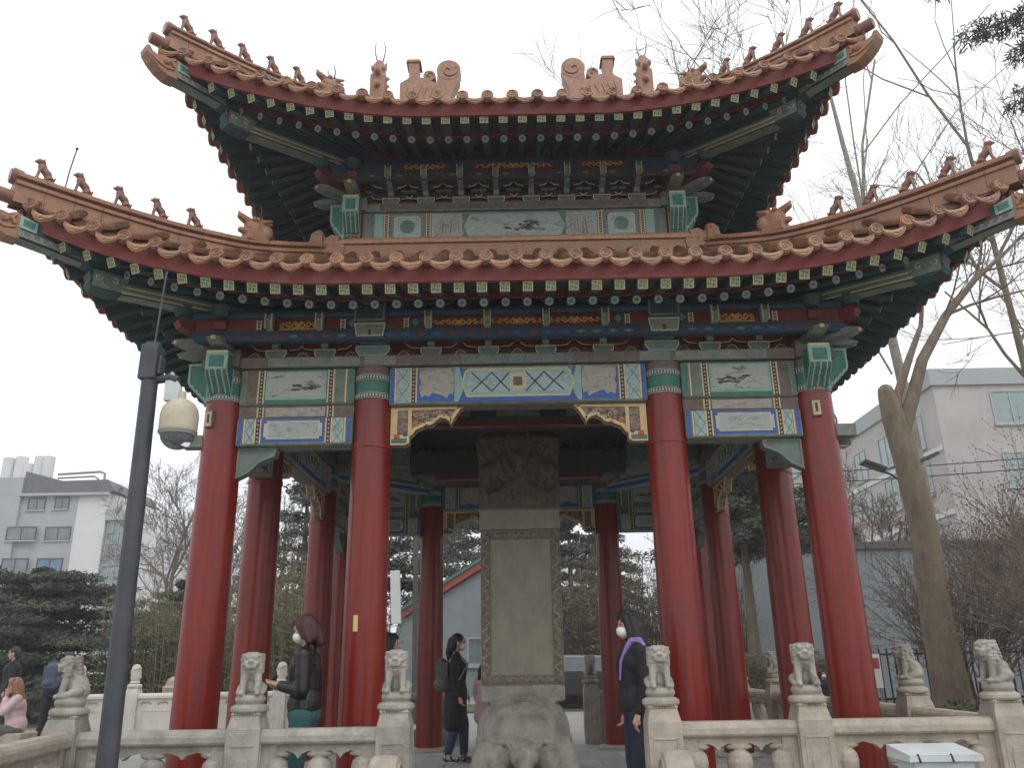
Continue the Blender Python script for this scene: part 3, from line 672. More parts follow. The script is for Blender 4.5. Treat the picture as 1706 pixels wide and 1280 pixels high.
# ---- corner beams (old and young corner beams with dragon sleeve)
def corner_beams(t0, zi, tb, zb, tg, zg, tip_h):
    """built along +t on the diagonal (-t,-t): profile in (t*sqrt2, z), extruded across"""
    q = math.sqrt(2); w = .085
    X = Matrix.Rotation(R(225), 4, 'Z')     # local +x runs along the diagonal (-,-)
    b = MB()
    old = [(t0*q, zi+.20), (t0*q, zi)]
    old += [((tb-.22)*q, zb+.02), ((tb-.16)*q, zb-.005), ((tb-.08)*q, zb-.008), ((tb-.02)*q, zb+.012), (tb*q, zb+.05), ((tb-.005)*q, zb+.10), ((tb+.01)*q, zb+.15), (tb*q, zb+.20)]
    b.prism(old, -w, w, 'rafter', 'y', X)
    for s in (-1, 1):
        y0 = s*w
        b.outline(old, .016, y0, y0+s*.006, 'greyg') if False else None
    # pale mouldings along the lower edge
    for s in (-1, 1):
        for dz, m_ in ((.006, 'paleg'), (.034, 'greyg'), (.060, 'paleg'), (.086, 'teal')):
            p = [(t0*q, zi+dz), ((tb-.2)*q, zb+.018+dz), ((tb-.2)*q, zb+.038+dz), (t0*q, zi+.02+dz)]
            b.prism(p, s*w, s*(w+.006), m_, 'y', X)
    und = [(t0*q, -.075), ((tb-.2)*q, -.075), ((tb-.2)*q, .075), (t0*q, .075)]
    b.add([X @ Vector((t0*q, -.07, zi-.004)), X @ Vector(((tb-.2)*q, -.07, zb+.014)), X @ Vector(((tb-.2)*q, .07, zb+.014)), X @ Vector((t0*q, .07, zi-.004))], [(0, 1, 2, 3)], 'greyg')
    for s in (-1, 1):      # cloud scroll reliefs on the pale beam head
        b.prism([((tb-.21)*q, zb+.03), ((tb-.02)*q, zb+.025), ((tb-.015)*q, zb+.18), ((tb-.24)*q, zb+.19)], s*w, s*(w+.004), 'greyg', 'y', X)
        for i in range(4):
            cx_0 = (tb-.20+.05*i)*q; cz_0 = zb+.06+.03*(i % 2)
            b.tube([X @ Vector((cx_0+(.036-.003*k)*math.cos(k*.7+i), s*(w+.006), cz_0+.03+(.036-.003*k)*math.sin(k*.7+i))) for k in range(9)], .006, 4, 'paleg' if i % 2 else 'teal')
    o = b.build('corner_beam', PV)
    b = MB()
    zc = zb+.21
    young = [((tb-.9)*q, zc+.22), ((tb-.9)*q, zc+.06), (tb*q, zc+.0), ((tb+.12)*q, zc+.03), (tg*q, zg-.10), (tg*q, zg+.10), ((tb+.1)*q, zc+.18)]
    b.prism(young, -w+.002, w-.002, 'rafter', 'y', X)
    for s in (-1, 1):
        pp = [((tb+.02)*q, zc+.01), ((tb+.12)*q, zc+.035), (tg*q, zg-.095), (tg*q, zg-.035), ((tb+.12)*q, zc+.085), ((tb+.02)*q, zc+.06)]
        b.prism(pp, s*(w-.002), s*(w+.006), 'greyg', 'y', X)
        for i in range(6):
            a = i/6.0; xx = (tb+.1+(tg-tb-.12)*a)*q; zz = zc+.045+(zg-.08-zc-.045)*a
            b.prism([(xx, zz), (xx+.045, zz+.012), (xx+.06, zz+.05), (xx+.015, zz+.04)], s*(w+.006), s*(w+.009), 'brown', 'y', X)
        b.prism([((tg-.10)*q, zg-.03), (tg*q-.002, zg-.015), (tg*q-.002, zg+.10), ((tg-.10)*q, zg+.07)], s*(w-.002), s*(w+.007), 'mint', 'y', X)
        b.prism([((tg-.085)*q, zg-.005), (tg*q-.03, zg+.008), (tg*q-.03, zg+.075), ((tg-.085)*q, zg+.05)], s*(w+.007), s*(w+.010), 'green', 'y', X)
    b.add([X @ Vector(((tb+.05)*q, -.06, zc+.01)), X @ Vector((tg*q, -.06, zg-.103)), X @ Vector((tg*q, .06, zg-.103)), X @ Vector(((tb+.05)*q, .06, zc+.01))], [(0, 1, 2, 3)], 'greyg')
    o2 = b.build('young_corner_beam', PV)
    # glazed dragon sleeve on the beam tip
    b = MB(); x0 = tg*q-.02
    pr = [(x0, zg-.12), (x0+.10, zg-.12), (x0+.20, zg-.07), (x0+.28, zg+.0), (x0+.335, zg+.07), (x0+.35, zg+.125), (x0+.315, zg+.14), (x0+.28, zg+.09), (x0+.23, zg+.075), (x0+.17, zg+.10), (x0+.11, zg+.09), (x0+.06, zg+.12), (x0, zg+.11)]
    b.prism(pr, -.085, .085, 'tile', 'y', X)
    for s in (-1, 1):
        b.ell((x0+.13, s*.085, zg+.035), (.04, .025, .035), 'tile', 10, 6, X); b.ell((x0+.14, s*.10, zg+.04), (.016, .013, .016), 'tile3', 8, 6, X)
        b.tube([X @ Vector((x0+.29, s*.085, zg+.04)), X @ Vector((x0+.21, s*.09, zg-.01)), X @ Vector((x0+.12, s*.09, zg-.04)), X @ Vector((x0+.04, s*.09, zg-.02))], .014, 6, 'tile2')
        b.tube([X @ Vector((x0+.05, s*.08, zg+.10)), X @ Vector((x0+.08, s*.10, zg+.05)), X @ Vector((x0+.05, s*.095, zg+.0))], .018, 6, 'tile2')
    o3 = b.build('dragon_sleeve', PV, bevel=.02)
    for o_ in (o, o2, o3): P4(o_)
corner_beams(2.0, 4.70, 3.90, 4.50, 4.34, 4.88, 0)
corner_beams(1.3, 7.02, 3.14, 6.79, 3.55, 7.16, 0)
# ---- roof tile surfaces
def interp(tab, x):
    if x <= tab[0][0]: return tab[0][1]
    for (a, za), (b_, zb) in zip(tab[:-1], tab[1:]):
        if x <= b_: return za+(zb-za)*(x-a)/(b_-a)
    return tab[-1][1]
HIPL = [(2.2, 5.68), (2.5, 5.53), (2.8, 5.40), (3.1, 5.325), (3.5, 5.265), (3.9, 5.24), (4.36, 5.235)]
HIPU = [(1.85, 7.86), (2.2, 7.73), (2.6, 7.62), (3.0, 7.56), (3.3, 7.54), (3.62, 7.525)]
FRONTU = [(0, 9.30), (.6, 8.78), (1.2, 8.30), (1.85, 7.80)]
def rowpath(E, hip, topE, x, extra=None, n=7):
    T = E.T('drip'); ye = -E.at('drip', x).y; ze = E.at('drip', x).z+.05
    yt = max(abs(x), topE); zt = interp(hip, yt)
    out = []
    for i in range(n+1):
        v = i/n; out.append(Vector((x, -(ye+(yt-ye)*v), ze+(zt-ze)*(v*(.78+.22*v)))))
    if extra and abs(x) < topE:
        for y_, z_ in sorted(extra, reverse=True)[1:]: out.append(Vector((x, -y_, z_)))
    return out
def halftube(b, path, r, m_, n=6):
    v = []; f = []
    for i, p in enumerate(path):
        for k in range(n+1):
            t = PI*k/n; v.append((p.x-r*math.cos(t), p.y, p.z+r*math.sin(t)*1.05))
    for i in range(len(path)-1):
        for k in range(n): a = i*(n+1)+k; f.append((a, a+1, a+n+2, a+n+1))
    b.add(v, f, m_)
disc = MB()      # round tile end with a raised rim and a coiled dragon
disc.tube([(0, 0, 0), (0, .05, 0)], .064, 20, 'tile2'); disc.tube([(0, -.006, 0), (0, 0, 0)], .058, 20, 'tile')
disc.tube([(.050*math.cos(2*PI*k/18), -.008, .050*math.sin(2*PI*k/18)) for k in range(19)], .006, 6, 'tile2', cap=False)
disc.tube([((.034-.0026*k)*math.cos(k*.8), -.008, (.034-.0026*k)*math.sin(k*.8)) for k in range(11)], [.006]*11, 5, 'tile2')
discm = [None]*3
discm[0] = disc.mesh('tile_end')
for j_, (a_, b_) in enumerate((('tile', 'tile3'), ('tile3', 'tile'))):
    me_ = discm[0].copy(); me_.materials[0] = M[a_]; me_.materials[1] = M[b_]; discm[j_+1] = me_
def dripmesh(m1, m2):
    b = MB(); w = .122
    def arc(y, zt, zb):
        top = [(-w+2*w*i/8, y, zt-.052*(1-((i-4)/4)**2)) for i in range(9)]
        bot = [(w-2*w*i/8, y, zt-.014-.112*max(0, 1-abs((i-4)/4)**2.2)**.8-.010*max(0, 1-abs(i-4)/1.5)) for i in range(9)]
        return top+bot
    fr0 = arc(-.012, 0, 0); bk = arc(.006, 0, 0); n = len(fr0)
    b.add(fr0+bk, [tuple(range(n)), tuple(range(2*n-1, n-1, -1))]+[(i, i+n, (i+1) % n+n, (i+1) % n) for i in range(n)], m1)
    pts = [(w*.86-2*w*.86*i/8, -.016, -.018-.094*max(0, 1-abs((i-4)/4)**2.2)**.8-.008*max(0, 1-abs(i-4)/1.5)) for i in range(9)]
    b.tube(pts, .006, 5, m2); b.tube([(-.055, -.015, -.075), (-.02, -.015, -.092), (0, -.015, -.08), (.02, -.015, -.092), (.055, -.015, -.075)], .005, 5, m2)
    return b.mesh('drip_tile', fix=True)
dripm = [dripmesh('tile', 'tile2'), dripmesh('tile2', 'tile'), dripmesh('tile3', 'tile2')]
TP = .265
rt = random.Random(12)
def roof(E, hip, topE, side_topE=None, name='roof_tiles', extra=None):
    T = E.T('drip')
    for k in range(4):
        ex = extra if (extra and k % 2 == 0) else None
        b = MB()
        n = int((T-.04)/TP)
        xs = [i*TP for i in range(-n, n+1)]
        # pan surface
        g = [i*T/40*.999 for i in range(-40, 41)]; v = []; f = []; rows = [rowpath(E, hip, topE, x, ex if abs(x) < topE else None) for x in g]
        for i in range(len(g)-1):
            ra, rb = rows[i], rows[i+1]; m = min(len(ra), len(rb))
            for j in range(m-1):
                o = len(v); v += [ra[j], rb[j], rb[j+1], ra[j+1]]; f.append((o, o+1, o+2, o+3))
        b.add(v, f, 'tile3')
        for x in xs:
            p = rowpath(E, hip, topE, x, ex)
            p = [q+Vector((0, 0, .012)) for q in p]
            # segment into tiles with slightly stepped radii
            fine = []; rads = []
            for a, c in zip(p[:-1], p[1:]):
                L = (c-a).length; m = max(1, int(L/.28))
                for j in range(m): fine.append(a+(c-a)*(j/m))
            fine.append(p[-1])
            for a, c in zip(fine[:-1], fine[1:]): halftube(b, [a, a+(c-a)*.96, a+(c-a)*.965, c], .064, rt.choice(['tile', 'tile', 'tile2', 'tile3']))
        b.build(name, PV, smooth=True, kind='stuff') if k else b.build(name, PV, smooth=True, kind='stuff')
        for x in xs:
            q = E.at('drip', x); nx = E.at('drip', x+.02)-q; ang = math.atan2(nx.y, nx.x)
            X = RZ[k] @ Matrix.Translation(q+Vector((0, -.045, .072))) @ Matrix.Rotation(ang*.7, 4, 'Z') @ Matrix.Rotation(R(-8), 4, 'X')
            link('tile_end', discm[rt.choice([0, 0, 1, 1, 2])], PV, X)
        for i in range(-n-1, n+1):
            x = (i+.5)*TP
            if abs(x) > T-.03: continue
            q = E.at('drip', x); nx = E.at('drip', x+.02)-q; ang = math.atan2(nx.y, nx.x); rise = math.atan2(nx.z, nx.x)
            X = RZ[k] @ Matrix.Translation(q+Vector((0, -.03, .065))) @ Matrix.Rotation(ang*.7, 4, 'Z') @ Matrix.Rotation(-rise*.6, 4, 'Y') @ Matrix.Rotation(R(-14), 4, 'X')
            link('drip_tile', dripm[rt.choice([0, 0, 1, 2])], PV, X)
roof(LOW, HIPL, 2.2)
roof(UP, HIPU, 1.85, extra=FRONTU)
# ---- hip ridges
def ridge_prof(h, w=.085):
    return [(-w, -.14), (-w, .02), (-w*1.25, .03), (-w*1.25, .06), (-w*.75, .075), (-w*.75, h-.10), (-w*1.2, h-.085), (-w*1.2, h-.06), (-.06, h-.045), (-.045, h-.015), (0, h), (.045, h-.015), (.06, h-.045), (w*1.2, h-.06), (w*1.2, h-.085), (w*.75, h-.10), (w*.75, .075), (w*1.25, .06), (w*1.25, .03), (w, .02), (w, -.14)]
def hip_ridge(hip, t1, h, tip):
    pts = []; n = 26
    for i in range(n+1):
        t = hip[0][0]+(t1-hip[0][0])*i/n
        z = interp(hip, t); z = (z+interp(hip, t-.12)+interp(hip, t+.12))/3
        pts.append(Vector((-t, -t, z)))
    lat = Vector((1, -1, 0)).normalized()
    b = MB()
    for i in range(0, n, 2):
        a_, c_ = pts[i], pts[min(n, i+2)]; mid_ = pts[i+1]; f_ = rt.uniform(.985, 1.02)
        b.sweep([(u*f_, w_*f_ if w_ > 0 else w_) for u, w_ in ridge_prof(h)], [a_+(mid_-a_)*.02, mid_, c_-(c_-mid_)*.03], lat, rt.choice(['tile', 'tile', 'tile', 'tile', 'tile2']))
    b.sweep([(u*.93, w_*.97 if w_ > 0 else w_) for u, w_ in ridge_prof(h)], pts, lat, 'tile3')
    o = b.build('hip_ridge', PV)
    e = pts[-1]; d = Vector((-1, -1, 0)).normalized()
    b2 = MB()
    for dz, rr, ext in ((h-.06, .075, .03), (-.075, .062, .16)):
        b2.tube([e+d*(-.05)+Vector((0, 0, dz)), e+d*ext+Vector((0, 0, dz+.01))], rr, 20, 'tile3')
        b2.tube([e+d*ext+Vector((0, 0, dz+.01)), e+d*(ext+.012)+Vector((0, 0, dz+.01))], rr*.82, 20, 'tile')
    sub(o, b2.build('ridge_end_tile', smooth=True))
    P4(o); return pts
hip_ridge(HIPL, 4.40, .19, 0); hip_ridge(HIPU, 3.63, .19, 0)
# ---- beasts on the ridges
def beast(seed):
    r = random.Random(seed); b = MB(); m_ = 'tile3'
    b.cap((-.055, 0, .03), (-.03, 0, .07), .034, .034, m_)            # haunch
    b.cap((-.03, 0, .075), (.025, 0, .125), .038, .034, m_)          # back to chest
    for s in (-1, 1):
        b.cap((.035, s*.017, .115), (.052, s*.022, .01), .014, .009, m_, 8)
        b.cap((.052, s*.022, .008), (.066, s*.022, .006), .010, .008, m_, 8)
        b.cap((-.05, s*.026, .03), (-.01, s*.028, .012), .017, .010, m_, 8)
    b.cap((.025, 0, .125), (.035, 0, .165), .024, .024, m_)           # neck
    b.ell((.042, 0, .178), (.036, .032, .029), m_); b.cap((.05, 0, .172), (.083, 0, .168), .016, .011, m_, 8)
    for s in (-1, 1): b.cap((.022, s*.016, .195), (.008, s*.022, .212), .008, .004, m_, 6)
    for i in range(7):
        t = i/6; b.ell((.012-.03*t+r.uniform(-.004, .004), 0, .185-.075*t), (.014, .020, .014), m_, 8, 6)
    b.cap((-.085, 0, .02), (-.10, 0, .06), .012, .008, m_, 6)
    b.box(-.10, .07, -.03, .03, -.03, .004, m_)
    return sculpt('ridge_beast', b, .005, None, 1, mat_='tile3').data
bms = [beast(1), beast(2)]
for o in [o for o in bpy.data.objects if o.name.startswith('ridge_beast') and o.parent is None]: bpy.data.objects.remove(o)
def dragonhead(sc, horns=True):
    b = MB(); m_ = 'tile'
    b.box(-.12, .10, -.07, .07, 0, .10, m_); b.ell((-.02, 0, .15), (.13, .075, .10), m_)
    b.cap((.03, 0, .19), (.15, 0, .235), .05, .035, m_); b.cap((.15, 0, .235), (.17, 0, .27), .025, .015, m_)
    b.cap((.03, 0, .10), (.14, 0, .10), .045, .03, m_)
    for s in (-1, 1):
        b.ell((.035, s*.055, .225), (.03, .022, .028), m_); b.cap((-.05, s*.06, .22), (-.13, s*.07, .26), .028, .012, m_)
        b.ell((-.10, s*.06, .13), (.055, .03, .07), m_); b.cap((.09, s*.03, .14), (.09, s*.03, .17), .010, .012, m_)
    for i in range(5): b.cap((-.08-.012*i, 0, .23-.035*i), (-.165, 0, .265-.05*i), .028, .012, m_)
    b.cap((-.04, 0, .24), (-.05, 0, .29), .03, .018, m_)
    me = sculpt('dragon_head', b, .008, None, 2, mat_='tile').data
    for o in [o for o in bpy.data.objects if o.name.startswith('dragon_head') and o.parent is None]: bpy.data.objects.remove(o)
    return me
dh = dragonhead(1)
horn = MB()
for s in (-1, 1): horn.tube([(-.03, s*.03, .26), (-.02, s*.06, .33), (-.0, s*.065, .38), (.015, s*.045, .42)], [.008, .006, .005, .002], 6, 'dark')
hornm = horn.mesh('horns')
DIR = Matrix.Rotation(R(225), 4, 'Z')
def ridge_z(hip, t, h): return (interp(hip, t)+interp(hip, t-.12)+interp(hip, t+.12))/3+h
for k in range(4):
    for j, t in enumerate((4.25, 4.02, 3.77, 3.52, 3.27)):
        link('ridge_beast', bms[j % 2], PV, RZ[k] @ Matrix.Translation((-t, -t, ridge_z(HIPL, t, .188))) @ DIR @ Matrix.Scale(.98, 4))
    for j, t in enumerate((3.50, 3.27, 3.03, 2.78, 2.54)):
        link('ridge_beast', bms[(j+1) % 2], PV, RZ[k] @ Matrix.Translation((-t, -t, ridge_z(HIPU, t, .188))) @ DIR @ Matrix.Scale(1.05, 4))
    for t, hip, sc in ((2.80, HIPL, 1.15), (2.24, HIPU, 1.1)):
        o = link('dragon_head', dh, PV, RZ[k] @ Matrix.Translation((-t, -t, ridge_z(hip, t, .13))) @ DIR @ Matrix.Scale(sc, 4))
        link('horns', hornm, o)
# ---- ridge around the foot of the upper storey, with corner mouths
wr = MB(); y0 = -2.24
wr.box(-2.26, 2.26, y0-.06, y0+.10, 5.58, 5.66, 'tile3'); wr.box(-2.26, 2.26, y0-.03, y0+.08, 5.66, 5.80, 'tile'); wr.box(-2.26, 2.26, y0-.055, y0+.09, 5.80, 5.83, 'tile2')
wr.tube([(-2.26, y0+.02, 5.85), (2.26, y0+.02, 5.85)], .05, 12, 'tile2')
P4(wr.build('foot_ridge', PV))
cm_ = MB()
cm_.prism([(-.0, 0), (.34, 0), (.36, .10), (.28, .16), (.30, .22), (.20, .24), (.14, .20), (.05, .28), (-.02, .27), (-.05, .16)], -.05, .05, 'tile', 'y')
cm_.ell((.22, 0, .13), (.06, .065, .05), 'tile2', 10, 6); cm_.ell((.0, 0, .24), (.05, .055, .05), 'tile', 10, 6)
cmm = cm_.mesh('corner_mouth', fix=True)
for k in range(4):
    link('corner_mouth', cmm, PV, RZ[k] @ Matrix.Translation((-2.30, y0, 5.68)))
    link('corner_mouth', cmm, PV, RZ[k] @ Matrix.Translation((2.30, y0, 5.68)) @ Matrix.Rotation(PI, 4, 'Z'))
# ---- upper storey
W2 = 1.90
uc = MB().lathe([(.15, 5.3), (.148, 6.36)], 28, 'red').mesh('upper_column', smooth=True)
for k in range(4): link('upper_column', uc, PV, RZ[k] @ Matrix.Translation((-W2, -W2, 0)))
ub = MB(); ub.box(-W2+.1, W2-.1, -W2-.11, -W2+.11, 5.90, 6.352, 'greyg'); ubo = ub.build('upper_beam', PV)
def decor_upper():
    b = MB(); yf = -W2-.11; sg = -1; z0, z1 = 5.94, 6.34
    b.prism(rect(-1.72, 1.72, z0, z1), yf, yf-.003, 'teal')
    for s in (-1, 1):
        def rc(a, c, e, f): return rect(min(s*a, s*c), max(s*a, s*c), e, f)
        b.prism(rc(1.66, 1.56, z0, z1), yf, yf-.006, 'mint'); bead(b, s*1.52, z0, z1, yf, sg, .045); bead(b, s*1.02, z0, z1, yf, sg, .045)
        b.prism(rc(1.46, 1.08, z0+.02, z1-.02), yf, yf-.006, 'greyg')
        q = [(s*a, z) for a, z in [(1.43, z0+.09), (1.40, z0+.06), (1.14, z0+.06), (1.11, z0+.09), (1.11, z1-.07), (1.14, z1-.04), (1.40, z1-.04), (1.43, z1-.07)]]
        b.prism(q, yf, yf-.009, 'cyan'); b.outline(q, .016, yf, yf-.012, 'paleg'); b.ell((s*1.27, yf-.006, (z0+z1)/2+.02), (.10, .008, .10), 'teal', 12, 6)
        b.prism(rc(1.44, 1.10, z0, z0+.04), yf, yf-.010, 'blue')
        b.prism(rc(.98, .62, z0+.01, z1-.01), yf, yf-.006, 'cyan')
        q = [(s*a, z) for a, z in [(.95, z0+.03), (.62, z0+.03), (.60, z0+.15), (.66, z0+.22), (.60, z1-.12), (.64, z1-.02), (.93, z1-.02), (.90, z1-.1), (.96, z0+.2)]]
        b.prism(q, yf, yf-.009, 'cloud')
        for i in range(5): b.line((s*(.86-.05*i), z0+.08+.02*i), (s*(.84-.045*i+.02*(i % 2)), z1-.12-.03*(i % 2)), .014-.002*i, yf, yf-(.0105+.0002*i), 'teal')
    hexa = [(-.60, z0+.2), (-.53, z0+.03), (.53, z0+.03), (.60, z0+.2), (.53, z1-.02), (-.53, z1-.02)]
    b.prism(hexa, yf, yf-.008, 'grisaille2'); b.outline(hexa, .015, yf, yf-.012, 'mint')
    r = random.Random(9)
    for i in range(26):
        cx = r.gauss(.16, .10); cz = z0+.15+r.random()*.14*(1-abs(cx-.16)*2); w = r.uniform(.02, .07); h_ = r.uniform(.005, .016)
        b.prism([(cx-w, cz+h_), (cx, cz+h_*1.4), (cx+w, cz), (cx+w*.3, cz-h_), (cx-w*.6, cz-h_*.6)], yf, yf-(.009+.0002*i), 'dark' if i % 3 else 'teal')
    return b.build('painted_face')
sub(ubo, decor_upper()); P4(ubo)
up_ = MB(); up_.box(-W2-.18, W2+.18, -W2-.15, -W2+.15, 6.355, 6.46, 'greyg').box(-1.6, 1.6, -W2-.154, -W2-.149, 6.37, 6.45, 'brown')
o_ = up_.build('flat_plate', PV)
for k in (1, 2, 3): copy_tree(o_, PV, RZ[k] @ Matrix.Translation((0, 0, .0025*k)))
fb = MB(); fist(fb, .18, .48, .17); fm2 = fb.mesh('upper_beam_end')
for k in range(4):
    for x, y, z, rz in ((-W2-.02, -W2-.12, 6.02, 0), (-W2-.12, -W2-.02, 5.99, -PI/2)):
        link('upper_beam_end', fm2, PV, RZ[k] @ Matrix.Translation((x, y, z)) @ Matrix.Rotation(rz, 4, 'Z'))
us = bracket_set(.28, 'dark').mesh('bracket_set')
ux = [(-W2+2*W2*(i+1)/9) for i in range(8)]
for k in range(4):
    for x in ux: link('upper_bracket_set', us, PV, RZ[k] @ Matrix.Translation((x, -W2, 6.46)))
    link('corner_bracket_set', csm, PV, RZ[k] @ Matrix.Translation((-W2, -W2, 6.46)))
ug = MB(); ug.box(-W2+.05, W2-.05, -W2-.012, -W2+.012, 6.46, 7.35, 'darkred'); yb = -W2-.30
P4(ug.build('bracket_board', PV))
ug = MB(); ug.box(-W2-.26, W2+.26, yb-.04, yb+.04, 6.66, 6.775, 'dark')
for i in range(24):
    x = -W2+.02+i*.158; ug.prism([(x, 6.72), (x+.05, 6.70), (x+.10, 6.72), (x+.05, 6.74)], yb-.046, yb-.038, 'teal' if i % 2 else 'dblue')
P4(ug.build('eave_beam', PV))
ug = MB(); ug.box(-W2-.28, W2+.28, yb-.03, yb+.03, 6.777, 6.90, 'dblue')
for a, c in ((-1.30, -.80), (-.46, .46), (.80, 1.30)): ug.prism(rect(a-.04, c+.04, 6.785, 6.88), yb-.036, yb-.03, 'darkred'); gilt(ug, a, c, 6.79, 6.875, yb-.04)
P4(ug.build('gilded_board', PV))
# purlins under the rafters
pu = MB(); pu.tube([(-W-.3, -W-.28, 4.53), (W+.3, -W-.28, 4.53)], .06, 14, 'dblue'); P4(pu.build('purlin', PV, smooth=True))
pu = MB(); pu.tube([(-W2-.3, -W2-.22, 6.95), (W2+.3, -W2-.22, 6.95)], .055, 14, 'dblue'); P4(pu.build('purlin', PV, smooth=True))
# ---- top of the roof: main ridge, gables, ornaments
tw_ = MB(); tw_.box(-.10, .12, -.10, .10, 0, .34, 'tile'); tw_.cap((.02, 0, .34), (-.01, 0, .50), .11, .075, 'tile'); tw_.cap((.06, 0, .34), (.16, 0, .36), .06, .04, 'tile'); tw_.cap((.06, 0, .22), (.15, 0, .20), .05, .04, 'tile')
for s in (-1, 1):
    tw_.ell((.09, s*.07, .42), (.035, .03, .035), 'tile'); tw_.cap((-.03, s*.07, .48), (-.06, s*.085, .57), .03, .012, 'tile')
    for i in range(4): tw_.cap((-.02, s*.09, .08+.09*i), (-.08, s*.125, .12+.09*i), .03, .012, 'tile')
_o = sculpt('gable_beast_tmp', tw_, .011, None, 1, mat_='tile'); towm = _o.data; towm.name = 'gable_beast'; bpy.data.objects.remove(_o)
tr = MB(); tr.sweep([(-.10, 0), (-.10, .05), (-.07, .08), (-.07, .20), (-.11, .23), (-.06, .28), (0, .31), (.06, .28), (.11, .23), (.07, .20), (.07, .08), (.10, .05), (.10, 0)], [Vector((-1.1, 0, 9.20)), Vector((1.1, 0, 9.20))], Vector((0, 1, 0)), 'tile2')
tr.build('main_ridge', PV)
for s in (-1, 1):
    gb = MB(); gb.prism([(-1.85, 7.72), (1.85, 7.72), (0, 9.20)], s*1.55, s*1.60, 'darkred', 'x'); gb.build('gable_board', PV)
    for q in (-1, 1):
        pts = [Vector((s*1.78, q*y, z)) for y, z in ((0, 9.32), (.6, 8.80), (1.2, 8.32), (1.72, 7.92))]
        v = MB(); v.sweep(ridge_prof(.25, .075), pts, Vector((1, 0, 0)), 'tile'); v.build('gable_ridge', PV)
        X_ = Matrix.Translation((s*1.80, q*1.40, 8.34)) @ Matrix.Diagonal((1, 1, 1.35, 1)) @ Matrix.Rotation(PI/2 if q > 0 else -PI/2, 4, 'Z')
        o = link('gable_beast', towm, PV, X_); link('horns', hornm, o, Matrix.Translation((0, 0, .56)) @ Matrix.Diagonal((1, 1.1, 1.5, 1)) @ Matrix.Translation((0, 0, -.26)))
def wen(s):
    b = MB(); 
    # x measured from the centre, outer end at 1.72
    body = [(1.72, 9.25), (1.72, 9.78), (1.60, 9.86), (1.58, 9.90), (1.60, 10.16), (1.43, 10.16), (1.45, 9.92), (1.40, 9.88), (1.30, 9.86), (1.22, 9.80), (1.10, 9.75), (.98, 9.62), (.90, 9.45), (.88, 9.25)]
    b.prism([(s*p[0], p[1]) for p in body], -.11, .11, 'stonetile')
    b.prism([(s*p[0], p[1]) for p in [(1.40, 10.16), (1.63, 10.16), (1.61, 10.21), (1.42, 10.21)]], -.13, .13, 'stonetile')
    # curled tail: big volute
    cx, cz = s*.97, 10.02
    b.tube([(cx, -.10, cz), (cx, .10, cz)], .185, 28, 'stonetile')
    b.prism([(s*p[0], p[1]) for p in [(.80, 9.98), (.80, 9.84), (.88, 9.66), (.96, 9.46), (1.18, 9.46), (1.14, 9.95)]], -.095, .095, 'stonetile')
    for yy in (-.105, .105):
        b.tube([(cx+s*(.155-.012*k)*math.cos(k*.55+2.5)*1, yy, cz+(.155-.012*k)*math.sin(k*.55+2.5)) for k in range(13)], .016, 6, 'tile2')
    b.tube([(s*1.27, -.09, 9.93), (s*1.27, .09, 9.93)], .095, 20, 'stonetile')
    for yy in (-.10, .10): b.tube([(s*1.27+(.07-.008*k)*math.cos(k*.7), yy, 9.93+(.07-.008*k)*math.sin(k*.7)) for k in range(9)], .010, 5, 'tile2')
    for q in (-1, 1):
        b.ell((s*1.12, q*.11, 9.62), (.05, .03, .045), 'tile2', 10, 6)
        for i in range(5): b.tube([(s*(1.2+.1*i), q*.112, 9.40), (s*(1.25+.1*i), q*.118, 9.55), (s*(1.2+.1*i), q*.112, 9.70)], .014, 5, 'tile2')
    b.build('ridge_end_ornament', PV, bevel=.012)
for s in (-1, 1): wen(s)
# ---- inside: ceiling, inner ring beams, diagonal corner beams
MB().box(-2.8, 2.8, -2.8, 2.8, 4.72, 4.76, 'soffit').build('ceiling', PV)
MB().box(-W2, W2, -W2, W2, 7.2, 7.24, 'soffit').build('upper_ceiling', PV)
for k in range(4):
    pass
rb = MB(); rb.box(-1.6, 1.6, -1.55, -1.33, 3.90, 4.22, 'dark'); rb.box(-1.25, 1.25, -1.50, -1.38, 3.835, 3.90, 'darkred'); rb.prism(rect(-1.2, 1.2, 3.91, 4.2), -1.556, -1.549, 'dblue');
for x in (-.8, 0, .8):
    rb.prism(rect(x-.25, x+.25, 3.92, 4.15), -1.56, -1.553, 'teal'); rb.outline(rect(x-.25, x+.25, 3.92, 4.15), .02, -1.565, -1.556, 'brown')
ro = rb.build('inner_beam', PV)
for k in (2,): copy_tree(ro, PV, RZ[k] @ Matrix.Translation((0, 0, .003*k)))
db = MB(); Xd = Matrix.Translation((W*.5+A*.5, -(W*.5+A*.5), 0)) @ Matrix.Rotation(PI/4, 4, 'Z')
Ld = B/math.sqrt(2)+.1
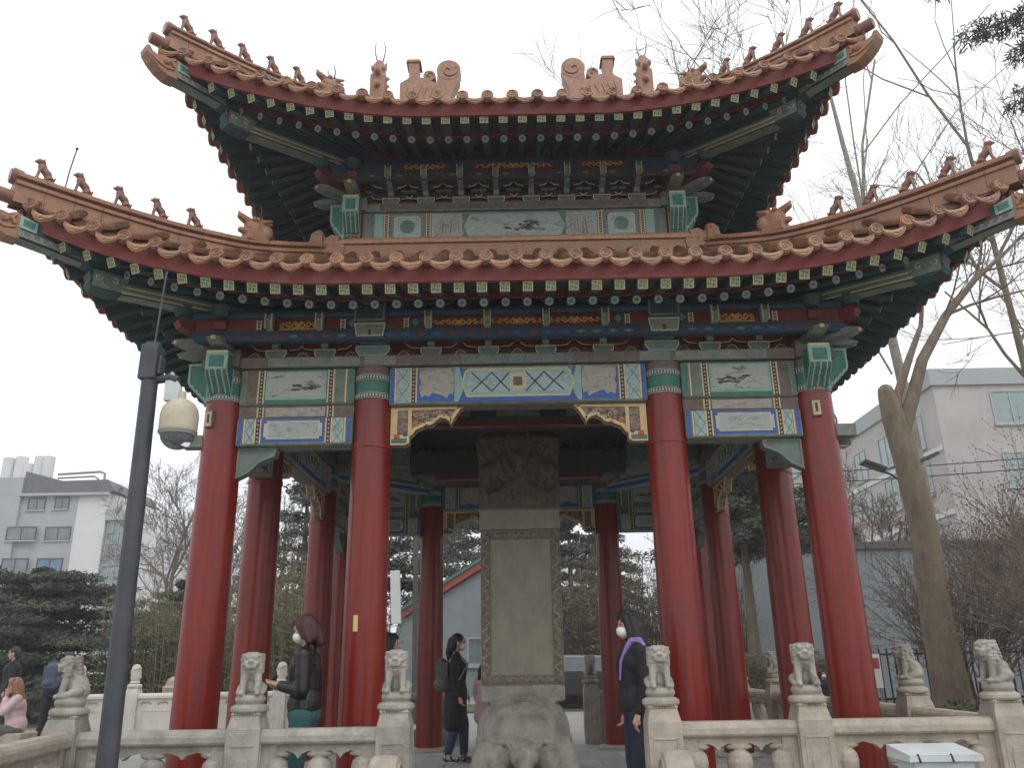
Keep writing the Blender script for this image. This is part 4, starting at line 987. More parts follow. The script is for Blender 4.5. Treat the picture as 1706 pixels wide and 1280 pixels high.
for y0 in (-1,):
    db.box(-Ld, Ld, -.11, .11, 3.90, 4.30, 'greyg', Xd)
    for sg in (-1, 1):
        db.prism(rect(-Ld+.1, Ld-.1, 3.905, 3.965), sg*.11, sg*.116, 'blue', 'y', Xd); db.prism(rect(-Ld+.1, Ld-.1, 3.97, 3.99), sg*.11, sg*.118, 'white', 'y', Xd)
        for e in (-1, 1):
            a, c = sorted((e*(Ld-.12), e*(Ld-.36))); db.prism(rect(a, c, 4.0, 4.27), sg*.11, sg*.117, 'orange', 'y', Xd)
            a, c = sorted((e*(Ld-.38), e*(Ld-.44))); db.prism(rect(a, c, 4.0, 4.27), sg*.11, sg*.119, 'mint', 'y', Xd)
        db.prism(rect(-Ld+.48, Ld-.48, 4.01, 4.26), sg*.11, sg*.117, 'green', 'y', Xd); db.prism(rect(-Ld+.53, Ld-.53, 4.05, 4.23), sg*.11, sg*.120, 'grisaille', 'y', Xd)
    db.box(-Ld+.1, Ld-.1, -.09, .09, 3.892, 3.901, 'mint', Xd)
P4(db.build('diagonal_beam', PV))
for s in (-1, 1): P4(MB().box(s*A-.10, s*A+.10, -W+.2, -1.62, 4.05, 4.35, 'teal').build('tie_beam', PV))
# little things fixed to the pavilion
MB().box(-1.495, -1.455, -W-.207, -W-.196, 1.52, 1.66, 'cream').build('yellow_sticker', PV)
for s in (-1, 1):
    q = MB(); X = Matrix.Translation((s*W, -W, 0)) @ Matrix.Rotation(R(s*-12 if s > 0 else -22), 4, 'Z')
    q.box(-.045, .045, -.215, -.18, 3.42, 3.58, 'brown', X); q.box(-.035, .035, -.219, -.214, 3.43, 3.57, 'paleg', X); q.box(-.012, .012, -.223, -.218, 3.46, 3.55, 'darkred', X)
    q.build('inventory_plate', PV)
q = MB(); q.box(3.10, 3.27, -2.75, -2.62, 3.22, 3.40, 'brown'); q.box(3.12, 3.25, -2.74, -2.63, 3.205, 3.22, 'white'); q.tube([(3.18, -2.68, 3.4), (3.19, -2.68, 3.5), (3.15, -2.68, 3.62)], .008, 6, 'dark')
q.build('floodlight', PV)

# ================================================================== the stele on its stone tortoise
M['bark'] = mat('grey brown bark', (0.22, 0.165, 0.115), 0.9, (0.11, 0.08, 0.058), 6, 0.9, 0.9, 18, stretch=(1, 1, .4), dirt=(0.17, 0.16, 0.10), dscale=2.2, damt=.8)
M['palebark'] = mat('pale bark', (0.30, 0.28, 0.23), 0.9, (0.17, 0.15, 0.11), 6, 0.9, 0.4, 25)
M['twig'] = mat('bare twigs', (0.15, 0.115, 0.085), 0.9, (0.09, 0.07, 0.055), 3, 0.8)
M['twigdark'] = mat('dark twigs', (0.20, 0.15, 0.115), 0.9, (0.13, 0.095, 0.075), 3, 0.8)
M['needle'] = mat('dark conifer needles', (0.085, 0.095, 0.060), 0.8, (0.05, 0.062, 0.045), 1.6, 0.9)
M['needle2'] = mat('blue green conifer needles', (0.095, 0.105, 0.08), 0.8, (0.055, 0.066, 0.052), 1.6, 0.9)
M['needle3'] = mat('yellow green cedar needles', (0.10, 0.12, 0.05), 0.8, (0.05, 0.07, 0.035), 1.6, 0.9)
M['reed'] = mat('dry bamboo', (0.24, 0.20, 0.12), 0.85, (0.12, 0.12, 0.06), 2, 0.9)
M['black'] = mat('black cloth', (0.012, 0.012, 0.015), 0.75, (0.006, 0.006, 0.008), 12, 0.6, 0.15, 60)
M['leather'] = mat('black leather', (0.010, 0.010, 0.011), 0.34, (0.005, 0.005, 0.006), 12, 0.6, 0.25, 40)
M['hair'] = mat('black hair', (0.011, 0.009, 0.009), 0.5, (0.006, 0.005, 0.005), 40, 0.7, 0.4, 120, stretch=(1, 1, .15))
M['hairb'] = mat('brown red hair', (0.06, 0.014, 0.010), 0.45, (0.025, 0.008, 0.007), 40, 0.7, 0.4, 120, stretch=(1, 1, .15))
M['hairlb'] = mat('light brown hair', (0.30, 0.15, 0.08), 0.5, (0.16, 0.08, 0.05), 40, 0.7, 0.4, 120, stretch=(1, 1, .15))
M['skin'] = mat('skin', (0.50, 0.30, 0.22), 0.5, (0.42, 0.24, 0.18), 14, 0.5)
M['mask'] = mat('white face mask', (0.75, 0.75, 0.74), 0.8, (0.62, 0.62, 0.62), 30, 0.4)
M['tealcloth'] = mat('teal trousers', (0.035, 0.12, 0.12), 0.85, (0.02, 0.08, 0.08), 14, 0.7, 0.2, 40)
M['denim'] = mat('blue denim', (0.035, 0.065, 0.12), 0.85, (0.02, 0.035, 0.07), 14, 0.7, 0.2, 60)
M['navy'] = mat('navy cloth', (0.018, 0.025, 0.05), 0.8, (0.01, 0.013, 0.03), 12, 0.7, 0.2, 40)
M['pack'] = mat('grey green backpack nylon', (0.10, 0.105, 0.085), 0.6, (0.06, 0.06, 0.05), 14, 0.7, 0.3, 30)
M['packn'] = mat('blue grey backpack nylon', (0.06, 0.075, 0.12), 0.7, (0.04, 0.05, 0.08), 14, 0.7, 0.3, 30)
M['purple'] = mat('purple strap', (0.26, 0.18, 0.45), 0.75, (0.18, 0.12, 0.32), 20, 0.5)
M['pink'] = mat('pale pink padded cloth', (0.60, 0.44, 0.44), 0.8, (0.45, 0.32, 0.34), 10, 0.6, 0.3, 25)
M['whitecloth'] = mat('white cloth', (0.65, 0.64, 0.60), 0.8, (0.5, 0.5, 0.48), 12, 0.6)
M['grey'] = mat('grey cloth', (0.12, 0.12, 0.12), 0.8, (0.07, 0.07, 0.07), 12, 0.6)
M['polegrey'] = mat('dark grey painted steel', (0.050, 0.055, 0.065), 0.5, (0.035, 0.038, 0.045), 8, 0.7, 0.05, 60, dirt=(0.10, 0.10, 0.10), dscale=5, damt=.3)
M['domeshell'] = mat('cream plastic', (0.50, 0.45, 0.33), 0.45, (0.42, 0.37, 0.26), 9, 0.6, dirt=(0.25, 0.22, 0.17), dscale=7)
M['metal'] = mat('dull steel', (0.25, 0.26, 0.27), 0.45, (0.18, 0.19, 0.2), 10, 0.6, metal=.3)
M['boxwhite'] = mat('pale grey painted metal', (0.56, 0.60, 0.60), 0.45, (0.46, 0.50, 0.50), 6, 0.6, dirt=(0.3, 0.3, 0.28), dscale=5, damt=.35)
M['wallwhite'] = mat('white rendered wall', (0.66, 0.67, 0.66), 0.8, (0.58, 0.59, 0.59), .5, 0.6)
M['wallgrey'] = mat('grey rendered wall', (0.38, 0.40, 0.40), 0.8, (0.32, 0.34, 0.35), .5, 0.7)
M['wallpink'] = mat('pinkish beige tiled wall', (0.47, 0.435, 0.415), 0.8, (0.41, 0.375, 0.355), .7, 0.7, dirt=(0.30, 0.27, 0.25), dscale=.5, damt=.4)
M['wallblue'] = mat('blue grey panel wall', (0.25, 0.285, 0.30), 0.7, (0.20, 0.23, 0.245), .6, 0.7, dirt=(0.17, 0.18, 0.18), dscale=.8, damt=.5)
M['coping'] = mat('dark brown coping', (0.10, 0.09, 0.085), 0.7, (0.07, 0.065, 0.06), 3, 0.6)
M['roofdark'] = mat('dark slate roof', (0.14, 0.135, 0.145), 0.8, (0.10, 0.095, 0.105), 1.5, 0.7)
M['pane'] = mat('window glass', (0.10, 0.125, 0.15), 0.12, (0.22, 0.25, 0.28), .9, 0.8, spec=.8)
M['paneblue'] = mat('blue curtained window', (0.10, 0.22, 0.34), 0.2, (0.05, 0.10, 0.17), 1.5, 0.8, spec=.8)
M['glassgreen'] = mat('green stair glazing', (0.17, 0.25, 0.24), 0.2, (0.30, 0.37, 0.36), .8, 0.9, spec=.8)
M['frame'] = mat('window frame', (0.40, 0.42, 0.42), 0.5)
M['framedark'] = mat('dark window frame', (0.07, 0.07, 0.075), 0.5)
M['redverge'] = mat('red verge board', (0.38, 0.05, 0.04), 0.6, (0.28, 0.04, 0.03), 3, 0.5)
M['signwhite'] = mat('white sign', (0.68, 0.69, 0.68), 0.5, (0.6, 0.61, 0.6), 3, 0.5)
M['carred'] = mat('red car paint', (0.35, 0.02, 0.02), 0.25, coat=.6)
M['carblack'] = mat('black car paint', (0.012, 0.012, 0.014), 0.2, coat=.6)
M['tyre'] = mat('tyre rubber', (0.015, 0.015, 0.015), 0.85)
def glassmat():
    m = bpy.data.materials.new('clear dome'); m.use_nodes = True; b = m.node_tree.nodes['Principled BSDF']
    b.inputs['Base Color'].default_value = (.8, .82, .84, 1); b.inputs['Roughness'].default_value = .06; b.inputs['Transmission Weight'].default_value = .85; b.inputs['IOR'].default_value = 1.15
    return m
M['clear'] = glassmat()

ST = thing('stone_stele', 'tall dark carved stone stele standing on a tortoise shaped base inside the pavilion', 'stele', (0, 0, 0))
b = MB(); b.box(-.50, .50, -.155, .155, .98, 2.84, 'stele'); slab_ = b.build('slab', ST, bevel=.012)
b = MB()
for ya, yb_ in ((-.168, -.155), (.155, .168)):
    for r_ in (rect(-.495, -.375, 1.0, 2.82), rect(.375, .495, 1.0, 2.82), rect(-.374, .374, 1.0, 1.10), rect(-.374, .374, 2.72, 2.82)): b.prism(r_, ya, yb_, 'stelec')
for s in (-1, 1):       # carved dragons winding up the border
    for j in range(9):
        z = 1.08+j*.195; pts = [(s*(.435+.035*math.sin(k*.9+j)), -.172, z+.02*k) for k in range(10)]
        b.tube(pts, [.012+.004*math.sin(k) for k in range(10)], 5, 'stele')
for j in range(6):
    pts = [(-.33+.12*j+.011*k, -.172, 1.05+.02*math.sin(k*.9+j)) for k in range(10)]; b.tube(pts, .010, 5, 'stele')
    pts = [(-.33+.12*j+.011*k, -.172, 2.77+.02*math.sin(k*.9+j)) for k in range(10)]; b.tube(pts, .010, 5, 'stele')
b.build('carved_border', ST)
b = MB(); b.box(-.51, .51, -.165, .165, 2.845, 3.10, 'stele'); b.box(-.53, .53, -.18, .18, 3.10, 3.13, 'stelec'); b.build('brow', ST, bevel=.01)
b = MB()           # coiled dragons of the head
b.box(-.52, .52, -.17, .17, 3.10, 4.05, 'stelec'); b.cap((-.40, 0, 4.0), (.40, 0, 4.0), .17, .17, 'stelec')
r = random.Random(21)
for s in (-1, 1):
    for j in range(6):
        pts = []
        for k in range(14):
            t = k/13; pts.append((s*(.10+.07*j-.10*math.sin(t*PI)*.4+.05*math.sin(t*9+j)), -.165-.015*math.sin(k), 3.2+.88*t*(1-.05*j)+.03*math.cos(j*2+k)))
        b.tube(pts, [.040-.012*abs(k-6)/7 for k in range(14)], 8, 'stelec')
    b.ell((s*.30, -.17, 3.30), (.09, .06, .07), 'stelec'); b.ell((s*.50, -.05, 3.9), (.05, .12, .12), 'stelec'); b.ell((s*.42, -.17, 3.62), (.07, .05, .09), 'stelec')
b.ell((0, -.18, 3.78), (.09, .05, .09), 'stelec')
sculpt('dragon_head_carving', b, .014, ST, 1, mat_='stelehead')
b = MB(); b.prism(rect(-.17, .17, 3.28, 3.66), -.185, -.16, 'stelehead'); b.build('title_panel', ST)
# tortoise
b = MB(); m_ = 'stelew' if 'stelew' in M else None
M['tort'] = mat('worn tortoise stone', (0.45, 0.425, 0.36), 0.8, (0.30, 0.285, 0.24), 4, 0.9, 0.5, 22, dirt=(0.13, 0.125, 0.105), dscale=5, damt=.8)
b.ell((0, .12, .47), (.555, 1.0, .46), 'tort', 40, 22); b.box(-.50, .50, -.24, .24, .80, .985, 'tort')
b.ell((0, .12, .40), (.585, 1.03, .085), 'tort', 40, 14)
for s in (-1, 1):
    b.cap((s*.39, -.58, .32), (s*.475, -.82, .13), .17, .13, 'tort'); b.cap((s*.455, -.82, .10), (s*.475, -.98, .06), .12, .07, 'tort')
    for c in (-.06, 0, .06): b.cap((s*.475+c, -.96, .06), (s*.485+c*1.25, -1.06, .03), .04, .025, 'tort')
    b.cap((s*.46, .78, .3), (s*.55, 1.0, .1), .16, .12, 'tort')
    b.cap((s*.25, -.70, .22), (s*.27, -.78, .12), .17, .12, 'tort')
b.cap((0, -.70, .36), (0, -1.05, .30), .15, .13, 'tort'); b.ell((0, -1.15, .30), (.155, .20, .14), 'tort', 20, 12); b.cap((0, -1.22, .24), (0, -1.33, .22), .10, .07, 'tort')
for s in (-1, 1):
    b.ell((s*.10, -1.20, .39), (.045, .05, .04), 'tort'); b.ell((s*.045, -1.36, .27), (.025, .02, .02), 'tort'); b.cap((s*.13, -1.10, .36), (s*.20, -1.0, .42), .03, .015, 'tort')
b.box(-.66, .66, -1.2, 1.2, -.02, .05, 'tort')
for s in (-1, 0, 1):
    for q in range(4): b.cap((s*.24-.10, -.66+.42*q+.06*abs(s), .86-.10*abs(s)-.10*abs(q-1.6)), (s*.24+.10, -.66+.42*q+.06*abs(s), .86-.10*abs(s)-.10*abs(q-1.6)), .03, .03, 'tort')
for j in range(12):
    a = j/12*2*PI
sculpt('tortoise_base', b, .018, ST, 2, mat_='tort')

# ================================================================== marble balustrades with lions
def lion_mesh(seed, voxel=.0065):
    """seated guardian lion facing -y, base at z=0, about 0.36 tall"""
    b = MB(); m_ = 'stone'; r = random.Random(seed)
    b.lathe([(.085, -.075), (.095, -.055), (.105, -.035), (.100, -.01), (.085, .005)], 24, m_)
    b.cap((0, .045, .055), (0, .03, .13), .075, .062, m_); b.cap((0, .02, .14), (0, -.02, .19), .060, .055, m_)
    for s in (-1, 1):
        b.cap((s*.045, -.035, .175), (s*.052, -.058, .035), .029, .021, m_); b.cap((s*.052, -.055, .022), (s*.054, -.088, .018), .024, .020, m_)
        b.cap((s*.060, .045, .055), (s*.072, -.01, .03), .045, .03, m_); b.cap((s*.075, -.01, .02), (s*.078, -.045, .016), .022, .018, m_)
    b.ell((0, -.035, .265), (.066, .064, .062), m_, 20, 12)
    b.box(-.042, .042, -.108, -.06, .222, .258, m_); b.box(-.036, .036, -.104, -.06, .205, .216, m_)
    b.ell((0, -.106, .262), (.022, .018, .014), m_)
    for s in (-1, 1):
        b.ell((s*.027, -.088, .288), (.017, .014, .013), m_); b.cap((s*.012, -.094, .302), (s*.048, -.080, .306), .010, .008, m_)
        b.cap((s*.060, -.02, .30), (s*.078, -.03, .275), .018, .010, m_); b.ell((s*.035, -.085, .248), (.02, .022, .015), m_)
        for j in range(6):
            for k in range(2): b.ell((s*(.058+.008*k), -.045+.03*k+r.uniform(-.004, .004), .31-.026*j), (.019, .021, .015), m_, 8, 6)
    for j in range(5):
        for q in (-1, 0, 1): b.ell((q*.028, .015+.012*j*.5, .315-.03*j), (.021, .021, .019), m_, 8, 6)
    for q in (-1, 0, 1): b.ell((q*.028, -.05, .322), (.019, .026, .014), m_, 8, 6)
    b.ell((0, -.075, .175), (.014, .012, .014), m_, 8, 6); b.cap((-.045, -.055, .20), (.045, -.055, .20), .012, .012, m_, 6)
    b.cap((0, .09, .06), (.01, .085, .14), .025, .014, m_)
    if seed == 2: b.cap((.05, -.075, .05), (.05, -.085, .07), .03, .02, m_)
    o = sculpt('lion_tmp', b, voxel, None, 1, mat_='stone'); me = o.data; me.name = 'lion'; bpy.data.objects.remove(o); return me
LIONS = [lion_mesh(1), lion_mesh(2)]
LV = 1.0
PH = .885          # shaft height
def postmesh(dz, m_, cloud=False):
    b = MB(); w = .125
    b.box(-w, w, -w, w, -dz, .80, m_)
    v = [(-w, -w, .80), (w, -w, .80), (w, w, .80), (-w, w, .80)]; t = .10
    b.add(v+[(-t, -t, .90), (t, -t, .90), (t, t, .90), (-t, t, .90)], [(4, 5, 6, 7), (0, 1, 5, 4), (1, 2, 6, 5), (2, 3, 7, 6), (3, 0, 4, 7)], m_)
    # sunk panel with a raised cloud motif, on each face
    for k in range(4):
        X = Matrix.Rotation(k*PI/2, 4, 'Z')
        v0 = MB(); q = rect(-w+.03, w-.03, .12, .70)
        v0.outline(q, .018, -w-.006, -w+.002, m_); v0.prism([(-.045, .60), (.045, .60), (.06, .53), (.045, .40), (-.045, .40), (-.06, .53)], -w-.008, -w+.002, m_)
        v0.outline(rect(-.055, .055, .18, .36), .010, -w-.006, -w+.002, m_)
        b.add(v0.v, v0.f, m_, X)
    for k in range(9):
        for j in range(4):
            X = Matrix.Rotation(j*PI/2, 4, 'Z'); b.ell((-.088+.022*k, -.099, .905), .0125, m_, 8, 5, X)
    b.lathe([(.128, .915), (.140, .93), (.138, .955), (.118, .968), (.10, .975)], 24, m_)
    b.box(-.098, .098, -.098, .098, .895, .92, m_)
    return b.mesh('post')
POSTS = {}
def post(parent, x, y, rz, lion=0, dz=.05, m_='stone', kind='lion', lrot=0, sc=1.0):
    k = (dz, m_)
    if k not in POSTS: POSTS[k] = postmesh(dz, m_)
    p = link('post', POSTS[k], parent, Matrix.Translation((x, y, 0)) @ Matrix.Rotation(rz, 4, 'Z'))
    md = p.modifiers.new('bevel', 'BEVEL'); md.width = .006; md.segments = 1; md.limit_method = 'ANGLE'
    if kind == 'lion':
        link('lion', LIONS[lion], p, Matrix.Translation((0, 0, 1.035*sc)) @ Matrix.Rotation(lrot, 4, 'Z') @ Matrix.Diagonal((1.08, 1.08, .93, 1)))
    else:
        b = MB(); b.lathe([(.07, .97), (.10, 1.0), (.075, 1.03), (.095, 1.08), (.09, 1.13), (.10, 1.17), (.085, 1.24), (.09, 1.28), (.06, 1.33), (.01, 1.345)], 20, m_)
        for j in range(8):
            a = j*.8; b.ell((.085*math.cos(a), .085*math.sin(a), 1.10+.025*j), (.03, .03, .025), m_, 8, 6)
        b.build('carved_cap', p, smooth=True)
    return p
def panel(parent, x0, y0, x1, y1, m_='stone', solid=False, dz=.05):
    """one openwork panel between two posts: moulded rail, scalloped fretwork, vases, bottom slab"""
    L = math.hypot(x1-x0, y1-y0); X = Matrix.Translation((x0, y0, 0)) @ Matrix.Rotation(math.atan2(y1-y0, x1-x0), 4, 'Z')
    a, c = .125, L-.125
    b = MB(); b.add([], [], m_)
    prof = [(-.085, .70), (-.095, .715), (-.095, .755), (-.085, .775), (-.055, .80), (.055, .80), (.085, .775), (.095, .755), (.095, .715), (.085, .70), (.05, .685), (-.05, .685)]
    b.prism([(p[0], p[1]) for p in prof], a, c, m_, 'x'); 
    rail = b.build('rail', parent, bevel=0); rail.matrix_local = X
    b = MB()
    if solid:
        b.box(a, c, -.05, .05, -dz, .69, m_)
        for y_ in (-.058, .05):
            b.outline(rect(a+.06, c-.06, .08, .50), .03, y_, y_+.008, m_)
            n = max(2, int((c-a)/.30))
            for i in range(n):
                cx = a+(i+.5)*(c-a)/n; b.tube([(cx-.10, y_+.004, .60), (cx-.06, y_+.004, .645), (cx, y_+.004, .625), (cx+.06, y_+.004, .645), (cx+.10, y_+.004, .60)], .014, 5, 'stone' if m_ == 'marble' else m_)
    else:
        W_ = c-a; fr_ = .19
        b.box(a, a+fr_*.6, -.055, .055, .0, .69, m_); b.box(c-fr_*.6, c, -.055, .055, .0, .69, m_)
        # scalloped fringe below the rail
        n = 4; pts = [(a+fr_*.6, .69), (c-fr_*.6, .69)]
        xa, xb = a+fr_*.6, c-fr_*.6; wv = []
        N_ = 48
        for i in range(N_+1):
            t = i/N_; x = xb+(xa-xb)*t; ph = t*n*2*PI
            zz = .648-.022*abs(math.cos(ph/2))-.030*max(0, math.cos(ph))**6-(.06 if (t < .03 or t > .97) else 0)
            wv.append((x, zz))
        b.prism(pts+wv, -.04, .04, m_)
        # bottom slab
        b.box(a, c, -.06, .06, -dz, .26, m_); b.outline(rect(a+.05, c-.05, .03, .22), .02, -.066, -.058, m_)
        # vases and half vases against the jambs
        for cx, sc in ((.5*(xa+xb), 1.0), (xa-.005, .9), (xb+.005, .9)):
            b.lathe([(.03, .25), (.058, .27), (.045, .31), (.055, .38), (.088*sc, .46), (.096*sc, .52), (.086*sc, .57), (.05, .60), (.055, .63), (.04, .65)], 18, m_, (cx, 0, 0))
            b.ell((cx, -.01, .625), (.10, .045, .028), m_)
    o = b.build('panel', parent); o.matrix_local = X
    return o
def balustrade(label, pts, m_='stone', lions=None, lrots=None, solid=False, kind='lion', dz=.05, cat='balustrade', group=None, loc=None):
    t = thing('marble_balustrade', label, cat, (pts[0][0], pts[0][1], 0), 0, group)
    ox, oy = pts[0]
    for i, (x, y) in enumerate(pts):
        rz = math.atan2(pts[-1][1]-pts[0][1], pts[-1][0]-pts[0][0])
        post(t, x-ox, y-oy, rz, (i % 2) if lions is None else lions[i], dz, m_, kind, (lrots[i] if lrots else 0)-rz)
    for (xa, ya), (xb, yb_) in zip(pts[:-1], pts[1:]): panel(t, xa-ox, ya-oy, xb-ox, yb_-oy, m_, solid, dz)
    return t
YR = -4.0
balustrade('weathered marble balustrade left of the front opening, crossed by the dark camera pole', [(-3.43, YR), (-2.07, YR), (-.97, YR)], dz=.4, lrots=[R(-75), R(8), 0])
balustrade('weathered marble balustrade right of the front opening, behind the pale metal box', [(1.02, YR), (2.12, YR), (3.56, YR)], m_='stonew', dz=.4, lrots=[0, R(-5), R(-85)])
balustrade('weathered balustrade running back along the right side of the pavilion', [(3.56, -2.55), (3.56, -1.12), (3.56, .30), (3.56, 1.72), (3.56, 3.70)], m_='stonew', lrots=[R(-95)]*5)
t = thing('balustrade_link', 'short moulded marble rail from the right corner lion post to the next one behind', 'balustrade', (3.56, YR, 0))
panel(t, 0, 0, 0, 1.45, 'stonew')
balustrade('weathered rear balustrade seen right of the tortoise through the pavilion', [(1.12, 3.70), (2.2, 3.70)], m_='stone', lrots=[0, 0])
balustrade('weathered rear balustrade left of the tortoise, mostly behind the columns', [(-3.0, 3.70), (-2.1, 3.70), (-1.12, 3.70)], m_='stone', lrots=[0]*3)
tl = thing('marble_balustrade', 'weathered marble balustrade running forward from the left corner lion post out of the picture', 'balustrade', (-3.43, YR, 0))
panel(tl, 0, 0, .36, -2.3, 'stonew', dz=.4); post(tl, .36, -2.3, 0, 1, .4, 'stonew', 'lion', R(90))
balustrade('new white marble balustrade with cloud capped posts across the plaza on the left', [(-8.75, 6.6), (-7.65, 6.6), (-4.75, 6.6), (-2.6, 6.6)], m_='marble', solid=True, kind='cloud')
# drum stones at the foot of the opening posts
for x, lb in ((-.99, 'small rounded stone drum in front of the lion post left of the opening'), (1.05, 'small rounded stone drum in front of the lion post right of the opening')):
    d = thing('drum_stone', lb, 'drum stone', (x, -4.32, -.35), 0, 'drum stones at the opening')
    b = MB(); b.tube([(-.10, 0, .80), (.10, 0, .80)], .185, 30, 'stonew'); b.box(-.10, .10, -.2, .17, 0, .78, 'stonew'); b.build('drum', d, bevel=.03)
    b = MB()
    for s in (-1, 1): b.tube([(s*.103, .13*math.cos(k*.35), .80+.13*math.sin(k*.35)) for k in range(19)], .010, 6, 'stonew', cap=False)
    b.build('moulding', d)
# carved stone dome beyond the white balustrade
t = thing('carved_stone_drum', 'ribbed pale stone dome standing behind the white marble balustrade', 'stone ornament', (-7.1, 7.6, 0))
b = MB(); b.box(-.42, .42, -.3, .3, 0, .55, 'marble'); b.build('plinth', t, bevel=.02)
b = MB(); b.lathe([(.42, .55), (.43, .62), (.40, .66), (.41, .75), (.37, .79), (.38, .88), (.32, .93), (.31, 1.02), (.22, 1.09), (.02, 1.12)], 30, 'stonew'); b.build('dome', t, smooth=True)

# ================================================================== people
def person(label, loc, rz, J, top, top_m, leg_m, hair_m, hair='long', mask=True, coat_len=None, vox=.009, shoes='black', h=1.65, group=None, extras=None, curl=True):
    """J: joint overrides in a frame facing +x, z up, feet at z=0; built for 1.65 m and scaled"""
    P = dict(pel=(0, 0, .88), waist=(0, 0, 1.02), chest=(.01, 0, 1.22), neck=(.0, 0, 1.39), head=(.03, 0, 1.53),
             shL=(0, .165, 1.33), elL=(-.03, .20, 1.07), wrL=(.05, .19, .84), shR=(0, -.165, 1.33), elR=(-.03, -.20, 1.07), wrR=(.05, -.19, .84),
             hiL=(0, .09, .86), knL=(.03, .09, .47), anL=(-.02, .09, .08), hiR=(0, -.09, .86), knR=(.03, -.09, .47), anR=(-.02, -.09, .08))
    P.update(J)
    V_ = {k: Vector(v) for k, v in P.items() if isinstance(v, tuple) and not k.startswith(('curl', 'toe'))}
    t = thing('person', label, 'person', loc, rz, group); t.scale = (h/1.65,)*3
    g = V_
    b = MB(); m_ = 'skin'
    b.cap(g['pel'], g['waist'], .125, .105, m_, 14); b.cap(g['waist'], g['chest'], .105, .125, m_, 14)
    b.cap(g['chest']+Vector((0, -.07, .03)), g['chest']+Vector((0, .07, .03)), .10, .10, m_, 14)
    b.cap(g['shL'], g['shR'], .058, .058, m_); b.cap(g['chest'], g['neck'], .07, .05, m_); b.cap(g['neck'], g['head']+Vector((-.02, 0, -.04)), .048, .05, m_)
    hd = g['head']; ht = J.get('tilt', 0); H = Matrix.Translation(hd) @ Matrix.Rotation(ht, 4, 'Y') @ Matrix.Rotation(J.get('turn', 0), 4, 'Z')
    def hp(x, y, z): return H @ Vector((x, y, z))
    b.ell((0, 0, .015), (.092, .074, .105), m_, 20, 14, H); b.cap(hp(.03, 0, -.05), hp(.055, 0, -.075), .05, .03, m_); b.cap(hp(.088, 0, .01), hp(.105, 0, -.018), .009, .013, m_, 8)
    b.ell((.088, 0, -.045), (.014, .024, .010), m_, 10, 6, H); b.ell((.082, 0, .035), (.014, .05, .010), m_, 10, 6, H)
    for s in (-1, 1): b.ell((.0, s*.076, 0), (.02, .012, .032), m_, 8, 6, H)
    for s, L in ((1, 'L'), (-1, 'R')):
        b.cap(g['sh'+L], g['el'+L], .046, .037, m_); b.cap(g['el'+L], g['wr'+L], .037, .025, m_)
        b.cap(g['hi'+L], g['kn'+L], .085, .055, m_); b.cap(g['kn'+L], g['an'+L], .055, .036, m_)
        b.cap(g['an'+L], g['an'+L]+Vector((.10, 0, -.045)), .034, .028, m_)
        # hand: palm, four curled fingers of different length, thumb from its side
        w = g['wr'+L]; d = (w-g['el'+L]).normalized(); side = Vector((0, 1, 0)); side = (side-d*side.dot(d)).normalized(); nrm = d.cross(side)*(-s)
        cdir = J.get('curl'+L, nrm if nrm.x > 0 else nrm)
        cdir = Vector(cdir)
        pal = w+d*.045; b.cap(w, pal+d*.02, .024, .030, m_, 10)
        for q, ln in ((-1.5, .055), (-.5, .066), (.5, .070), (1.5, .062)):
            a0 = pal+d*.03+side*q*.0165; a1 = a0+d*ln*.45+cdir*ln*.15; a2 = a1+d*ln*.30+cdir*ln*.45
            b.cap(a0, a1, .0095, .0088, m_, 8); b.cap(a1, a2, .0088, .0075, m_, 8)
        th0 = w+d*.02+side*.022*(1 if 1.5 > 0 else -1); th1 = th0+d*.03+side*.018+cdir*.012; b.cap(th0, th1, .012, .0095, m_, 8); b.cap(th1, th1+d*.022+cdir*.01, .0095, .008, m_, 8)
    sculpt('body', b, min(vox, .007), t, 1, mat_='skin')
    # trousers
    b = MB()
    b.cap(g['pel']+Vector((0, -.03, 0)), g['pel']+Vector((0, .03, 0)), .135, .135, leg_m, 14); b.cap(g['pel'], g['waist'], .13, .115, leg_m, 14)
    for L in 'LR':
        b.cap(g['hi'+L], g['kn'+L], .098, .072, leg_m, 14); b.cap(g['kn'+L], g['an'+L]+Vector((0, 0, .05)), .072, J.get('hem', .056), leg_m, 14)
    sculpt('trousers', b, vox, t, 2, mat_=leg_m)
    for L in 'LR':
        a = g['an'+L]; dr = Vector(J.get('toe'+L, (1, 0, -.1))); dr.normalize()
        b = MB(); b.cap(a+Vector((-.03, 0, -.03)), a+dr*.15+Vector((0, 0, -.035)), .046, .036, shoes, 12); b.cap(a+Vector((0, 0, .03)), a, .045, .048, shoes, 12)
        o = sculpt('shoe', b, .008, t, 1, mat_=shoes)
        b = MB(); b.cap(a+Vector((-.035, 0, -.062)), a+dr*.155+Vector((0, 0, -.062)), .040, .034, 'mask' if shoes == 'shoebw' else shoes, 12)
    # top
    b = MB(); k = J.get('loose', 1.0)
    b.cap(g['waist'], g['chest'], .125*k, .142*k, top_m, 16); b.cap(g['chest']+Vector((0, -.085, .03)), g['chest']+Vector((0, .085, .03)), .108*k, .108*k, top_m, 14)
    b.cap(g['shL'], g['shR'], .072, .072, top_m, 14); b.cap(g['chest'], g['neck']+Vector((-.01, 0, -.01)), .09, .064, top_m, 14)
    b.cap(g['pel']+Vector((0, -.03, .06)), g['waist'], .142*k, .128*k, top_m, 16); b.cap(g['pel']+Vector((0, .03, .06)), g['waist'], .142*k, .128*k, top_m, 16)
